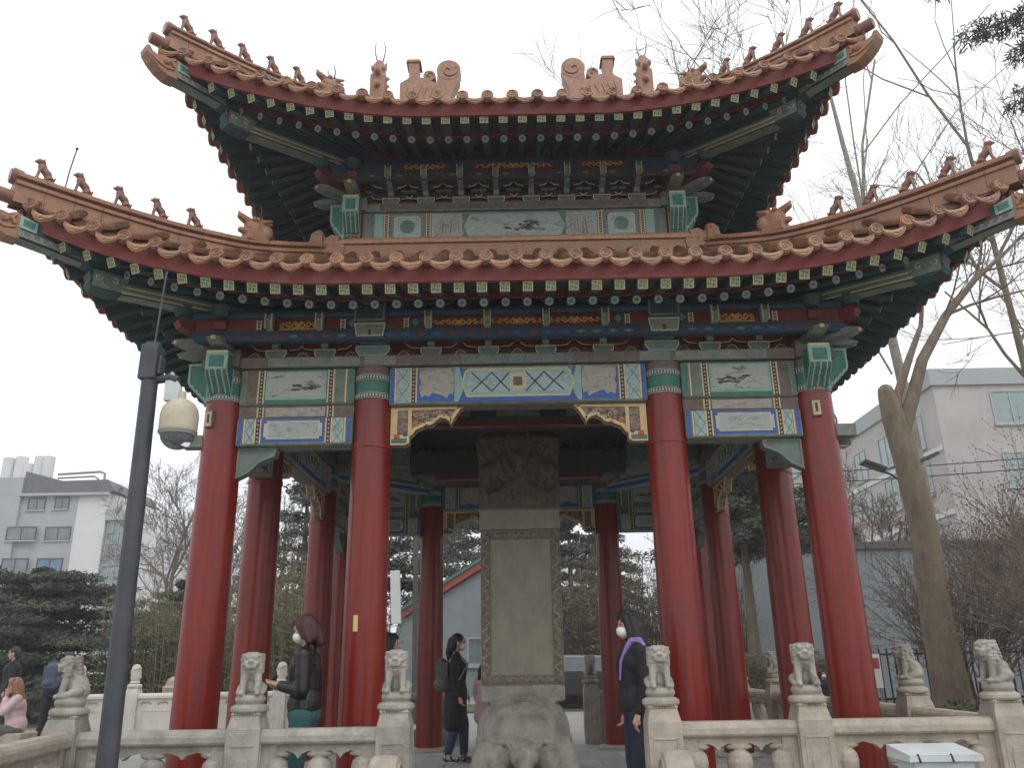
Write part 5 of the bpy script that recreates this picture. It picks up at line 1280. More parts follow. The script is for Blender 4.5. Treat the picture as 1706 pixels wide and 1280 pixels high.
    if coat_len:
        e = g['pel']+Vector((-.02, 0, -coat_len)); 
        for yy in (-.06, .06): b.cap(g['pel']+Vector((0, yy*.5, .05)), e+Vector((0, yy, 0)), .145*k, .155*k, top_m, 16)
    for L in 'LR':
        b.cap(g['sh'+L], g['el'+L], .070, .058, top_m, 12); b.cap(g['el'+L], g['wr'+L]-(g['wr'+L]-g['el'+L]).normalized()*.03, .058, .043, top_m, 12)
    b.cap(g['neck']+Vector((-.02, -.03, 0)), g['neck']+Vector((-.02, .03, 0)), .05, .05, top_m)
    sculpt(top, b, vox, t, 2, mat_=top_m)
    # hair
    b = MB()
    b.ell((-.018, 0, .035), (.100, .085, .105), hair_m, 20, 14, H)
    b.cap(hp(-.07, -.03, .03), hp(-.07, -.03, -.06), .05, .05, hair_m); b.cap(hp(-.07, .03, .03), hp(-.07, .03, -.06), .05, .05, hair_m)
    if hair == 'long':
        for s in (-1, 1):
            b.cap(hp(-.02, s*.062, .05), hp(-.035, s*.085, -.13), .045, .045, hair_m); b.cap(hp(-.07, s*.05, 0), hp(-.085, s*.06, -.19), .055, .05, hair_m)
        b.cap(hp(.055, -.03, .105), hp(.02, .05, .11), .035, .03, hair_m)
        for s in (-1, 1): b.cap(hp(.045, s*.055, .07), hp(.018, s*.078, -.09), .026, .024, hair_m); b.cap(hp(.07, s*.03, .085), hp(.075, s*.045, .055), .018, .014, hair_m)
    if hair == 'bob':
        for s in (-1, 1): b.cap(hp(-.01, s*.06, .05), hp(-.03, s*.075, -.09), .042, .035, hair_m)
        b.cap(hp(-.08, 0, .0), hp(-.10, 0, -.12), .06, .045, hair_m); b.cap(hp(.05, 0, .10), hp(.085, 0, .075), .035, .02, hair_m)
        for s in (-1, 1): b.cap(hp(.04, s*.055, .07), hp(.012, s*.078, -.05), .026, .02, hair_m)
    if hair == 'tail':
        b.ell((-.10, 0, .05), (.04, .04, .04), hair_m, 12, 8, H); b.cap(hp(-.11, 0, .03), hp(-.14, 0, -.12), .045, .045, hair_m); b.cap(hp(-.14, 0, -.12), hp(-.12, 0, -.30), .045, .02, hair_m)
    sculpt('hair', b, .008, t, 2, mat_=hair_m)
    if mask:
        b = MB(); b.ell((.055, 0, -.038), (.060, .064, .052), 'mask', 16, 10, H); b.cap(hp(.088, 0, .0), hp(.106, 0, -.025), .010, .014, 'mask')
        sculpt('face_mask', b, .006, t, 1, mat_='mask')
    # eyes and brows
    b = MB()
    for s in (-1, 1): b.ell((.083, s*.031, .014), (.010, .013, .006), 'hair', 8, 6, H); b.cap(hp(.088, s*.018, .034), hp(.078, s*.048, .034), .004, .003, 'hair', 6)
    b.build('eyes', t)
    if extras: extras(t, V_, H)
    return t
def ex_phone(t, g, H):
    m_ = MB(); c = (g['wrL']+g['wrR'])/2+Vector((.085, 0, .03)); X = Matrix.Translation(c) @ Matrix.Rotation(R(-35), 4, 'Y')
    m_.box(-.006, .006, -.035, .035, -.07, .07, 'black', X); m_.build('phone', t, bevel=.003)
    z = MB()
    for y, a, c_ in ((-.10, .15, .09), (.06, .14, .10)): pass
    z.tube([(.135, -.06, 1.02), (.145, -.05, .90)], .006, 6, 'metal'); z.tube([(.10, -.11, 1.20), (.12, -.10, 1.32)], .005, 6, 'metal')
    for q in ((.13, -.11, .98), (.14, -.03, .87), (.12, -.13, .90)): z.ell(q, .009, 'metal', 8, 6)
    z.build('zips', t)
def ex_pack(m_, strap='mint'):
    def f(t, g, H):
        b = MB(); c = g['chest']+Vector((-.185, 0, -.12)); b.box(c.x-.10, c.x+.07, -.13, .13, c.z-.19, c.z+.18, m_)
        b.cap(c+Vector((0, -.07, -.10)), c+Vector((0, .07, -.10)), .115, .115, m_, 14); b.cap(c+Vector((.01, -.06, .12)), c+Vector((.01, .06, .12)), .08, .08, m_, 14)
        b.cap(c+Vector((-.08, -.05, -.10)), c+Vector((-.08, .05, -.10)), .06, .06, m_, 12); b.cap(c+Vector((-.02, -.05, .17)), c+Vector((-.02, .05, .17)), .07, .07, m_, 12)
        sculpt('backpack', b, .010, t, 5, mat_=m_)
        b = MB()
        for s in (-1, 1): b.tube([c+Vector((.08, s*.09, .18)), g['shL' if s > 0 else 'shR']+Vector((-.02, -s*.03, .078)), g['chest']+Vector((.145, s*.09, .03)), g['waist']+Vector((.06, s*.13, .05)), c+Vector((.08, s*.10, -.14))], .014, 6, 'cloud' if m_ == 'pack' else m_)
        b.build('straps', t)
    return f
def ex_bag(t, g, H):
    b = MB(); b.cap((-.02, -.20, .90), (-.02, -.20, .66), .10, .10, 'black', 12); sculpt('shoulder_bag', b, .010, t, 2, mat_='black')
    b = MB(); b.tube([(-.03, -.20, 1.0), (-.05, -.17, 1.30), (-.02, -.06, 1.42)], .022, 8, 'purple'); b.tube([(-.03, .21, 1.36), (-.01, .15, 1.41), (.045, .10, 1.41), (.09, .09, 1.35), (.14, .08, 1.25), (.155, .07, 1.10)], [.02, .03, .03, .022, .012, .008], 8, 'purple'); b.build('purple_strap', t, smooth=True)
M['shoebw'] = mat('black and white trainers', (0.02, 0.02, 0.02), 0.5, (0.5, 0.5, 0.48), 30, 1.0, contrast=(.5, .55))
# woman in the leather jacket looking at a phone, facing left
person('woman in black leather jacket, teal trousers and white mask looking at a phone', (-1.80, -3.42, 0), PI,
       dict(elL=(-.02, .20, 1.06), wrL=(.20, .10, 1.10), elR=(-.04, -.20, 1.06), wrR=(.20, -.08, 1.08), tilt=R(14), curlL=(0, -.6, .6), curlR=(0, .6, .6), knR=(.10, -.09, .48), anR=(-.02, -.09, .08), loose=.98),
       'leather_jacket', 'leather', 'tealcloth', 'hairb', 'bob', extras=ex_phone, h=1.64, vox=.008)
person('woman in long black coat with grey backpack walking right beside the tortoise', (-.90, 1.25, 0), 0,
       dict(elR=(-.02, -.21, 1.07), wrR=(.06, -.22, .83), knL=(.10, .08, .48), anL=(.10, .08, .08), knR=(.0, -.09, .47), anR=(-.10, -.09, .10), wrL=(.12, .19, .86), loose=1.02, hem=.06),
       'coat', 'black', 'denim', 'hair', 'tail', mask=True, coat_len=.36, shoes='shoebw', extras=ex_pack('pack'), h=1.63, vox=.009)
person('long haired woman in black with purple strap behind the right lion post of the opening', (.93, -3.35, 0), PI+R(8),
       dict(loose=1.12, tilt=R(2)), 'sweater', 'black', 'navy', 'hair', 'long', extras=ex_bag, h=1.63, vox=.009)
# people further away on the left
person('man in navy jacket with a blue grey backpack bending forward on the left plaza', (-8.65, 5.5, 0), R(80),
       dict(chest=(.10, 0, 1.22), neck=(.20, 0, 1.33), head=(.30, 0, 1.38), shL=(.10, .18, 1.30), shR=(.10, -.18, 1.30), elL=(.16, .24, 1.06), wrL=(.36, .12, 1.0), elR=(.16, -.24, 1.06), wrR=(.36, -.12, 1.0), tilt=R(35), hiL=(0, .11, .86), knL=(.02, .14, .47), anL=(-.02, .16, .08), hiR=(0, -.11, .86), knR=(.02, -.14, .47), anR=(-.02, -.16, .08), loose=1.1),
       'jacket', 'navy', 'black', 'hair', 'short', mask=False, extras=ex_pack('packn'), h=1.72, vox=.014)
person('man in dark coat at the left edge of the picture', (-10.35, 7.0, 0), R(200), dict(loose=1.2), 'coat', 'black', 'black', 'hair', 'short', mask=False, coat_len=.2, h=1.72, vox=.016)
sit = dict(pel=(0, 0, .52), waist=(.02, 0, .66), chest=(.05, 0, .86), neck=(.06, 0, 1.03), head=(.10, 0, 1.16), shL=(.05, .16, .97), shR=(.05, -.16, .97), elL=(.22, .17, .78), wrL=(.20, .06, 1.0), elR=(.22, -.17, .78), wrR=(.20, -.06, 1.0),
           hiL=(0, .10, .50), knL=(.42, .12, .50), anL=(.42, .12, .08), hiR=(0, -.10, .50), knR=(.42, -.12, .50), anR=(.42, -.12, .08), tilt=R(8), loose=1.15)
person('girl in pale pink padded jacket sitting with hands raised to her face', (-7.25, 2.0, .0), R(215), sit, 'padded_jacket', 'pink', 'grey', 'hairlb', 'long', mask=False, h=1.48, vox=.012)
t = thing('stone_stool', 'low stone block the girl in pink sits on', 'stool', (-7.25, 2.0, 0)); MB().box(-.22, .22, -.22, .22, 0, .42, 'stonew').build('block', t, bevel=.02)
person('woman in a white top and black skirt seen between the two left columns', (-5.9, 5.8, 0), R(170), dict(), 'top', 'whitecloth', 'black', 'hair', 'bob', mask=True, h=1.6, vox=.014)
person('person in a pink coat half hidden by the left side of the tortoise', (-.62, 3.4, 0), R(60), dict(), 'coat', 'pink', 'grey', 'hair', 'long', mask=False, coat_len=.3, h=1.25, vox=.014)
person('child in dark clothes with a red scarf far beyond the left lion posts', (-5.35, 7.6, 0), R(100), dict(), 'jacket', 'navy', 'denim', 'hair', 'short', mask=True, h=1.15, vox=.016)
person('dark haired person in mask low behind the right side balustrade', (5.55, 5.6, -.12), R(-60), dict(), 'jacket', 'black', 'black', 'hair', 'bob', mask=True, h=1.15, vox=.014)
person('dark haired person mostly hidden by the inner left column', (-1.42, -1.6, 0), R(15), dict(), 'jacket', 'black', 'navy', 'hair', 'bob', mask=False, h=1.55, vox=.012)

# ================================================================== camera pole, box, lamps
PLx, PLy = -2.47, -5.2
t = thing('camera_pole', 'dark grey steel pole leaning slightly in front of the left balustrade', 'pole', (PLx-.02, PLy, -.35))
b = MB(); b.tube([(0, 0, 0), (-.05, 0, 1.05), (-.105, 0, 3.78)], [.070, .064, .054], 28, 'polegrey'); b.build('shaft', t, smooth=True)
b = MB(); b.box(-.165, -.045, -.065, .065, 3.50, 3.76, 'polegrey'); b.box(-.045, -.02, -.04, .04, 3.54, 3.68, 'polegrey'); b.build('junction_box', t, bevel=.01)
b = MB(); b.tube([(-.10, 0, 3.74), (-.08, 0, 4.35)], .008, 8, 'polegrey'); b.build('lightning_rod', t)
b = MB(); b.tube([(-.10, 0, 3.50), (.05, 0, 3.52), (.10, 0, 3.50)], .03, 12, 'polegrey'); b.prism([(.02, 3.35), (.02, 3.52), (.06, 3.56), (.13, 3.44), (.13, 3.35)], -.02, .02, 'boxwhite'); b.build('arm', t)
t2 = thing('dome_camera', 'cream dome security camera hanging from the arm of the dark pole', 'security camera', (PLx+.12, PLy, 2.75)); t2.scale = (.87,)*3
b = MB(); b.lathe([(.135, .0), (.142, .01), (.145, .06), (.146, .16), (.135, .215), (.11, .255), (.07, .285), (.035, .30), (.03, .36), (.0, .365)], 40, 'domeshell'); b.build('housing', t2, smooth=True)
b = MB(); b.lathe([(.147, .012), (.149, .02), (.147, .03)], 40, 'metal'); b.build('seam_ring', t2, smooth=True)
b = MB(); b.ell((0, 0, .0), (.062, .062, .07), 'black', 18, 12); b.box(-.09, .09, -.035, .035, -.03, .04, 'polegrey'); b.tube([(0, -.05, -.02), (.01, -.085, -.04)], .03, 16, 'black'); b.build('lens_unit', t2)
b = MB(); v = []
n = 32; prof = [(.128*math.cos(R(a)), -.115*math.sin(R(a))) for a in range(0, 90, 9)]+[(.004, -.115)]
b.lathe(list(reversed(prof)), n, 'clear'); b.build('clear_dome', t2, smooth=True)
t = thing('metal_box', 'pale metal box with an overhanging lid in front of the right balustrade', 'box', (2.535, -5.0, -.40))
b = MB(); b.box(-.18, .185, -.13, .13, 0, 1.02, 'boxwhite'); b.build('body', t, bevel=.008)
b = MB(); b.prism([(-.225, 1.025), (.225, 1.025), (.22, 1.06), (-.22, 1.06)], -.17, .16, 'boxwhite'); b.prism([(-.17, 1.061), (.16, 1.061), (.16, 1.10)], -.22, .22, 'boxwhite', 'x'); b.build('lid', t)
b = MB(); b.outline(rect(-.16, .17, .25, .97), .008, -.138, -.129, 'metal'); b.build('door', t)
for x in (-.17, .03): MB().tube([(x, -.165, 1.07), (x+.01, -.175, 1.02)], .006, 6, 'black').build('clip', t)
# double armed street lamp behind the plane tree
t = thing('street_lamp', 'double armed street lamp with two dark flat heads behind the big tree', 'street lamp', (8.45, 7.2, 0))
b = MB(); b.tube([(0, 0, 0), (0, 0, 5.0)], [.07, .05], 14, 'polegrey'); b.build('post', t, smooth=True)
for s, dz in ((-1, 0), (1, .15)):
    b = MB(); b.tube([(0, 0, 4.85), (s*.25, 0, 5.05+dz), (s*.42, 0, 5.12+dz)], .025, 8, 'polegrey'); b.build('arm', t)
    b = MB(); X = Matrix.Translation((s*.60, 0, 5.24+dz)) @ Matrix.Rotation(s*R(-22 if s > 0 else -22), 4, 'Y'); b.box(-.25, .25, -.16, .16, -.03, .04, 'polegrey', X); b.box(-.2, .2, -.12, .12, -.045, -.03, 'metal', X); b.build('lamp_head', t, bevel=.012)
t = thing('white_lamp_post', 'thin white lamp post rising beside the right corner column', 'post', (4.62, 1.2, 0))
b = MB(); b.tube([(0, 0, 0), (0, 0, 3.3)], [.045, .03], 14, 'boxwhite'); b.build('shaft', t, smooth=True)
t = thing('hanging_sign', 'narrow white lightbox sign fixed to a dark post behind the pavilion', 'sign', (-2.75, 9.0, 0))
b = MB(); b.tube([(.35, 0, 0), (.30, 0, 5.2)], .06, 10, 'coping'); b.build('post', t)
b = MB(); b.box(-.10, .12, -.06, .06, 2.15, 3.35, 'signwhite', Matrix.Rotation(R(-3), 4, 'Y')); b.build('lightbox', t, bevel=.01)
b = MB(); b.box(.0, .34, -.02, .02, 3.1, 3.14, 'coping'); b.box(.0, .34, -.02, .02, 2.4, 2.44, 'coping'); b.build('bracket', t)

# ================================================================== buildings
def window(parent, x0, x1, z0, z1, y, pm='pane', fm='framedark', mull=2, sg=-1, axis='y', depth=.18):
    """window in a wall plane (facing -y, or -x with axis 'x'): frame, pane, sill"""
    w = MB(); t = .07
    a, c = y, y+sg*.05
    ax = axis
    w.outline(rect(x0, x1, z0, z1), t, a+.02, a+sg*.06, fm, ax)
    for i in range(1, mull): xx = x0+(x1-x0)*i/mull; w.prism(rect(xx-.03, xx+.03, z0+t, z1-t), a+.01, a+sg*.05, fm, ax)
    f = w.build('window', parent)
    MB().prism(rect(x0+.02, x1-.02, z0+.02, z1-.02), a-sg*.02, a+sg*.015, pm, ax).build('pane', f)
    MB().prism(rect(x0-.08, x1+.08, z0-.10, z0-.001), a+.02, a+sg*.12, 'frame', ax).build('sill', f)
    return f
LB = thing('apartment_building', 'pale grey building with dark roof, white pipes on top and a glazed stair', 'building', (-34, 50, 0))
def L_(b, name, **k): o = b.build(name, LB); o.location = (34, -50, 0); return o
def Lw(*a, **k):
    f = window(LB, *a, **k); f.location = (34, -50, 0)
L_(MB().box(-60, -37.2, 50.0, 62, 0, 15.2, 'wallgrey'), 'wall')
L_(MB().box(-37.2, -33.0, 50.3, 62, 0, 13.85, 'wallgrey'), 'wall')
L_(MB().box(-33.0, -30.75, 50.35, 62, 0, 14.0, 'wallwhite'), 'wall')
L_(MB().prism([(-30.75, 0), (-26.9, 0), (-26.9, 11.0), (-27.6, 12.0), (-28.9, 13.35), (-30.75, 14.0)], 50.8, 62, 'wallwhite'), 'wall')
L_(MB().prism([(-37.25, 13.9), (-30.2, 14.05), (-30.9, 14.95), (-34.3, 14.9), (-37.2, 15.7)], 50.15, 58, 'roofdark'), 'roof')
L_(MB().box(-37.3, -30.6, 49.9, 50.28, 13.75, 13.95, 'frame'), 'cornice')
L_(MB().tube([(-35.2, 51, 15.6), (-32.0, 51, 15.75), (-31.6, 51, 15.6), (-31.6, 51, 14.9)], .09, 8, 'metal').tube([(-35.2, 51, 15.3), (-32.4, 51, 15.4), (-32.1, 51, 15.2), (-31.9, 51, 14.8)], .07, 8, 'metal'), 'rail_pipe')
for x, z1, r_ in ((-39.3, 17.0, .42), (-38.3, 17.05, .45), (-37.7, 16.5, .38), (-36.9, 17.05, .4), (-36.2, 17.05, .42)):
    o = MB().tube([(x, 51.2, 14.6), (x, 51.2, z1)], r_, 18, 'wallwhite').build('flue', LB, smooth=True); o.location = (34, -50, 0)
for rr2 in ((-36.7, -35.4, 12.75, 13.65), (-34.7, -33.6, 12.8, 13.68)): Lw(*rr2, 50.28)
for rr2, pm in (((-37.75, -35.55, 10.45, 11.45), 'pane'), ((-35.05, -33.15, 10.45, 11.45), 'pane'), ((-37.7, -35.75, 8.1, 9.15), 'pane'), ((-35.3, -33.4, 8.1, 9.15), 'paneblue'), ((-40.6, -38.9, 12.0, 13.4), 'pane'), ((-40.8, -38.9, 5.6, 6.9), 'pane'), ((-37.7, -35.75, 5.6, 6.7), 'pane'), ((-35.3, -33.4, 5.6, 6.7), 'pane')): Lw(*rr2, 49.98 if rr2[0] < -37.3 else 50.28, pm=pm)
# stair glazing: mullions and floor bands
g = MB(); g.box(-30.6, -28.4, 50.6, 50.79, 2, 11.9, 'glassgreen'); L_(g, 'stair_glazing')
g = MB()
for i in range(6): g.box(-30.6+i*.44-.03, -30.6+i*.44+.03, 50.52, 50.6, 2, 11.9, 'frame')
for z in [3+.8*i for i in range(12)]: g.box(-30.6, -28.4, 50.53, 50.61, z-.05, z+.05, 'glassgreen' if int(z) % 2 else 'frame')
L_(g, 'glazing_bars'); L_(MB().box(-30.8, -28.2, 50.3, 50.75, 11.9, 12.7, 'wallgrey'), 'stair_hood')
RB = thing('apartment_building', 'pinkish beige four storey building with grey parapet behind the trees on the right', 'building', (20.6, 28, 0))
def R_(b, name): o = b.build(name, RB); o.location = (-20.6, -28, 0); return o
R_(MB().box(20.6, 46, 28, 62, 0, 13.9, 'wallpink'), 'wall'); R_(MB().box(20.45, 46.1, 27.85, 62.1, 13.9, 14.75, 'wallgrey'), 'parapet')
for z in (4.6, 7.7, 10.8): R_(MB().box(20.52, 20.6, 28.1, 61.9, z-.12, z+.12, 'wallwhite'), 'string_course')
def Rw(*a, **k): f = window(RB, *a, **k); f.location = (-20.6, -28, 0)
for j, z in enumerate((2.4, 5.6, 8.8, 11.2)):
    for y in (29.6, 33.2, 36.8, 40.4, 44.0, 47.6): Rw(y, y+1.7, z, z+1.75, 20.6, pm='glassgreen', fm='frame', axis='x')
for z in (2.4, 5.6, 8.8, 11.9):
    for x in (23.3, 27.0, 30.6, 34.2): Rw(x, x+1.9, z, z+1.7, 28.0, pm='glassgreen', fm='frame')
# grey walled single storey building with dark coping
GW = thing('grey_building', 'low blue grey building with a dark flat roof edge behind the right hand trees', 'building', (7.0, 18, 0))
for i in range(12):
    x0 = i*2.0; o = MB().box(x0+.006, x0+1.994, 0, .12, .0, 4.75, 'wallblue').build('wall_panel', GW)
MB().box(-.05, 24, .13, 8, 0, 4.7, 'wallblue').build('wall', GW); MB().box(-.15, 24.1, -.12, 8.1, 4.75, 5.0, 'coping').build('roof_edge', GW)
# gabled house with red verge
HS = thing('gabled_house', 'blue grey gabled house with red verge boards seen through the pavilion left of the stele', 'house', (-1.2, 25, 0))
MB().prism([(-3.9, 0), (3.2, 0), (3.2, 3.2), (0, 5.25), (-3.9, 2.95)], 0, 8, 'wallblue').build('wall', HS)
for s, x1, z1 in ((-1, -4.2, 2.95), (1, 3.5, 3.2)):
    MB().prism([(x1, z1-.15), (0, 5.32), (0, 5.62), (x1, z1+.15)], -.25, -.02, 'redverge').build('verge_board', HS)
    MB().prism([(x1, z1+.16), (0, 5.63), (0, 5.78), (x1, z1+.30)], -.35, 8.2, 'green').build('roof', HS)
window(HS, -3.2, -2.2, 1.2, 2.3, 0, pm='pane', fm='frame'); window(HS, -1.0, .2, 1.2, 2.3, 0, pm='pane', fm='frame')
# black railings and garden hut bits right
FN = thing('iron_fence', 'black iron fence with upright bars below the right hand trees', 'fence', (8.2, 12.2, 0))
MB().box(0, 12, -.02, .02, .18, .23, 'black').box(0, 12, -.02, .02, 1.28, 1.33, 'black').build('rails', FN)
for i in range(60):
    link('bar', bpy.data.meshes.get('bar_mesh') or MB().box(-.016, .016, -.016, .016, .05, 1.45, 'black').mesh('bar_mesh'), FN, Matrix.Translation((i*.2+.02, 0, 0)))
NB = thing('notice_board', 'small white notice board on legs behind the right side columns', 'sign', (6.9, 7.0, 0))
MB().box(-.35, .35, -.03, .03, .65, 1.30, 'signwhite').build('board', NB); MB().box(-.32, .32, -.04, -.03, 1.02, 1.22, 'redverge').build('heading', NB)
for x in (-.3, .3): MB().box(x-.025, x+.025, -.02, .02, 0, .65, 'metal').build('leg', NB)
# parked car far behind
CR = thing('parked_car', 'black parked car with red tail lights seen between the tortoise and the rear lion post', 'car', (1.6, 14.2, 0))
sb = MB(); sb.prism([(-2.1, .35), (2.1, .35), (2.15, .75), (1.9, .95), (1.2, 1.0), (.6, 1.42), (-.9, 1.45), (-1.6, 1.02), (-2.05, .9)], -.85, .85, 'carblack'); sb.build('body', CR, bevel=.06)
for s in (-1, 1): MB().prism([(-1.35, 1.02), (1.0, 1.0), (.55, 1.36), (-.85, 1.38)], s*.84, s*.862, 'pane').build('side_window', CR)
for x in (-1.35, 1.35):
    for s in (-1, 1): w_ = MB().tube([(x, s*.74, .33), (x, s*.90, .33)], .33, 24, 'tyre').build('wheel', CR); MB().tube([(x, s*.895, .33), (x, s*.91, .33)], .19, 16, 'metal').build('rim', w_)
for y in (-.6, .6): MB().box(-2.12, -2.04, y-.16, y+.16, .72, .88, 'redverge').build('tail_light', CR)
CR.rotation_euler = (0, 0, R(8))

# ================================================================== the grey air
hz = bpy.data.materials.new('haze air'); hz.use_nodes = True; hz.node_tree.nodes.clear()
pv_ = hz.node_tree.nodes.new('ShaderNodeVolumePrincipled'); pv_.inputs['Color'].default_value = (.93, .95, .97, 1); pv_.inputs['Density'].default_value = 0.0026; pv_.inputs['Anisotropy'].default_value = 0.3
mo_ = hz.node_tree.nodes.new('ShaderNodeOutputMaterial'); hz.node_tree.links.new(pv_.outputs[0], mo_.inputs['Volume'])
M['haze'] = hz
MB().box(-310, 310, -160, 310, -1.7, 40, 'haze').build('haze', kind='stuff')

# ================================================================== trees
def bare_tree(label, loc, trunk_pts, rads, seed, twig='twig', bark='bark', depth=5, L0=2.2, spread=.55, up=.25, n_start=5, group=None, crown_from=.35, rmin=.006, name='bare_tree', starts=None, kids=3, cat='tree', lr=.68, limbs=()):
    t = thing(name, label, cat, loc, 0, group); r = random.Random(seed)
    b = MB(); b.tube(trunk_pts, rads, 14, bark); b.build('trunk', t, smooth=True)
    for pp, rr3 in limbs: MB().tube(pp, rr3, 12, bark).build('limb', t, smooth=True)
    tw = MB()
    def grow(p, d, L, rad, dep):
        n = 4 if dep > 1 else 3; pts = [p]; q = p.copy(); dd = d.copy()
        for i in range(n):
            dd = (dd+Vector((r.gauss(0, .13), r.gauss(0, .13), r.gauss(0, .10)+up*.12))).normalized(); q = q+dd*L/n; pts.append(q.copy())
        r1 = max(rmin*.6, rad*.55)
        tw.tube(pts, [rad+(r1-rad)*i/n for i in range(n+1)], 6 if rad > .03 else (4 if rad > .012 else 3), bark if rad > .03 else twig, cap=False)
        if dep <= 0: return
        for k in range(kids if dep > 1 else kids+1):
            j = r.uniform(.25, 1.0); idx = min(n-1, int(j*n)); bp = pts[idx]+(pts[idx+1]-pts[idx])*(j*n-idx)
            a = r.uniform(0, 2*PI); pe = dd.orthogonal().normalized(); pe = Matrix.Rotation(a, 3, dd) @ pe
            nd = (dd*(1-spread*.5)+pe*spread*r.uniform(.6, 1.2)+Vector((0, 0, up*.4))).normalized()
            grow(bp, nd, L*r.uniform(lr-.12, lr+.1), max(rmin, rad*(1-.4*j)*.62), dep-1)
    tp = [Vector(p) for p in trunk_pts]
    if starts:
        for p, d, L, rad, dep in starts: grow(Vector(p), Vector(d).normalized(), L, rad, dep)
    else:
        for i in range(n_start):
            u = crown_from+(1-crown_from)*i/max(1, n_start-1); fi = u*(len(tp)-1); k = min(len(tp)-2, int(fi)); p = tp[k]+(tp[k+1]-tp[k])*(fi-k); rad = rads[k]*.5
            a = i*2.4+r.uniform(0, .6); d = Vector((math.cos(a)*spread*1.6, math.sin(a)*spread*1.6, .8+up)).normalized()
            grow(p, d, L0*r.uniform(.8, 1.15), rad, depth)
        grow(tp[-1], (tp[-1]-tp[-2]).normalized(), L0, rads[-1], depth)
    tw.build('branches', t, smooth=False); return t
# big plane tree on the right: pollarded stump and two rising limbs
bx_, by_ = 8.05, 6.0
bare_tree('big pollarded tree with a thick forked trunk right of the pavilion', (bx_, by_, 0),
          [(.10, 0, -.1), (.05, 0, .6), (.02, 0, 2.0), (.08, 0, 3.6), (-.02, 0, 5.0), (-.14, 0, 6.0), (-.20, 0, 6.5), (-.22, 0, 6.66), (-.23, 0, 6.72)], [.42, .34, .29, .27, .25, .23, .18, .14, .06], 5,
          limbs=[([(-.10, .05, 5.8), (.05, .05, 6.5), (.45, .05, 7.35), (.85, .1, 8.1)], [.12, .095, .075, .05]), ([(-.05, 0, 5.6), (.30, 0, 6.35), (.72, .05, 7.3), (1.45, .1, 8.35), (2.25, .1, 9.2), (3.0, .1, 9.8)], [.17, .14, .115, .09, .065, .04])], starts=[((.85, .1, 8.1), (.4, .1, 1.0), 1.8, .05, 3), ((3.0, .1, 9.8), (.9, .1, .6), 2.2, .045, 3), ((1.45, .1, 8.35), (1.0, 0, .25), 2.2, .035, 3), ((1.2, .1, 8.0), (.3, 0, 1.0), 1.8, .03, 3), ((2.25, .1, 9.2), (.35, 0, 1.1), 2.2, .035, 3), ((2.5, .1, 9.4), (1.2, 0, .2), 2.0, .03, 3)], rmin=.007, spread=.7)
# slender whips seen against the sky on the right
bare_tree('slender tree with several straight pale stems behind the right roof corner', (9.4, 9, 0), [(.40, 0, 0), (.36, 0, 7), (.1, 0, 12.0), (-.15, 0, 15.0), (-.28, 0, 17)], [.17, .13, .09, .06, .025], 8,
          twig='palebark', bark='palebark', starts=[((0, 0, 9), (.11, .05, 1), 9, .05, 1), ((0, 0, 9.5), (.03, -.02, 1), 8, .05, 1), ((.1, 0, 8), (-.35, 0, 1), 4, .03, 3), ((0, 0, 11), (.3, 0, 1), 3, .025, 3), ((0, 0, 12), (.5, 0, .9), 2.5, .02, 3), ((0, 0, 9.5), (.8, 0, .8), 2.6, .03, 3), ((.05, 0, 10.5), (1, 0, .6), 2.2, .02, 3), ((.0, 0, 10), (.9, 0, .5), 2.6, .02, 3)], rmin=.008, spread=.5, kids=3)
bare_tree('thin bare tree with a forked top right of the upper roof', (13.4, 9.6, 0), [(0, 0, 0), (-.1, 0, 7), (-.2, 0, 12), (-.3, 0, 15.2)], [.14, .10, .07, .05], 11,
          starts=[((-.3, 0, 15.1), (-.30, 0, 1), 6.0, .045, 1), ((-.3, 0, 15.1), (.12, 0, 1), 5.0, .04, 1), ((-.2, 0, 12), (-.75, 0, .8), 3.0, .05, 4), ((-.2, 0, 11.5), (.6, 0, .9), 3.2, .05, 4), ((-.15, 0, 10.5), (-.6, 0, .9), 3.2, .05, 4), ((-.15, 0, 9), (.6, .2, .8), 3.4, .05, 4), ((-.15, 0, 8), (-.3, .2, .9), 3.4, .05, 4)], rmin=.008, spread=.6, twig='twig')
bare_tree('thin bare tree near the right edge with upright whips', (16.6, 10.5, 0), [(0, 0, 0), (-.1, 0, 7), (.1, 0, 12)], [.15, .11, .07], 14,
          starts=[((.1, 0, 12), (.1, 0, 1), 6.0, .06, 3), ((0, 0, 10), (-.4, 0, .9), 4.0, .05, 4), ((0, 0, 9), (.5, 0, .9), 4.0, .05, 4), ((0, 0, 8), (-.5, .2, .9), 3.4, .05, 4)], rmin=.008, spread=.6)
# behind the upper roof, left of its right tip
bare_tree('far tall bare tree whose top shows above the right side of the upper roof', (11.5, 24, 0), [(0, 0, 0), (0, 0, 12), (0, 0, 22)], [.35, .25, .12], 17,
          starts=[((0, 0, 20), (-.3, 0, 1), 8, .10, 4), ((0, 0, 21), (.2, 0, 1), 9, .10, 4), ((0, 0, 20), (-.45, 0, 1), 7, .07, 4), ((0, 0, 22), (0, .1, 1), 8, .09, 4)], rmin=.016, spread=.6)
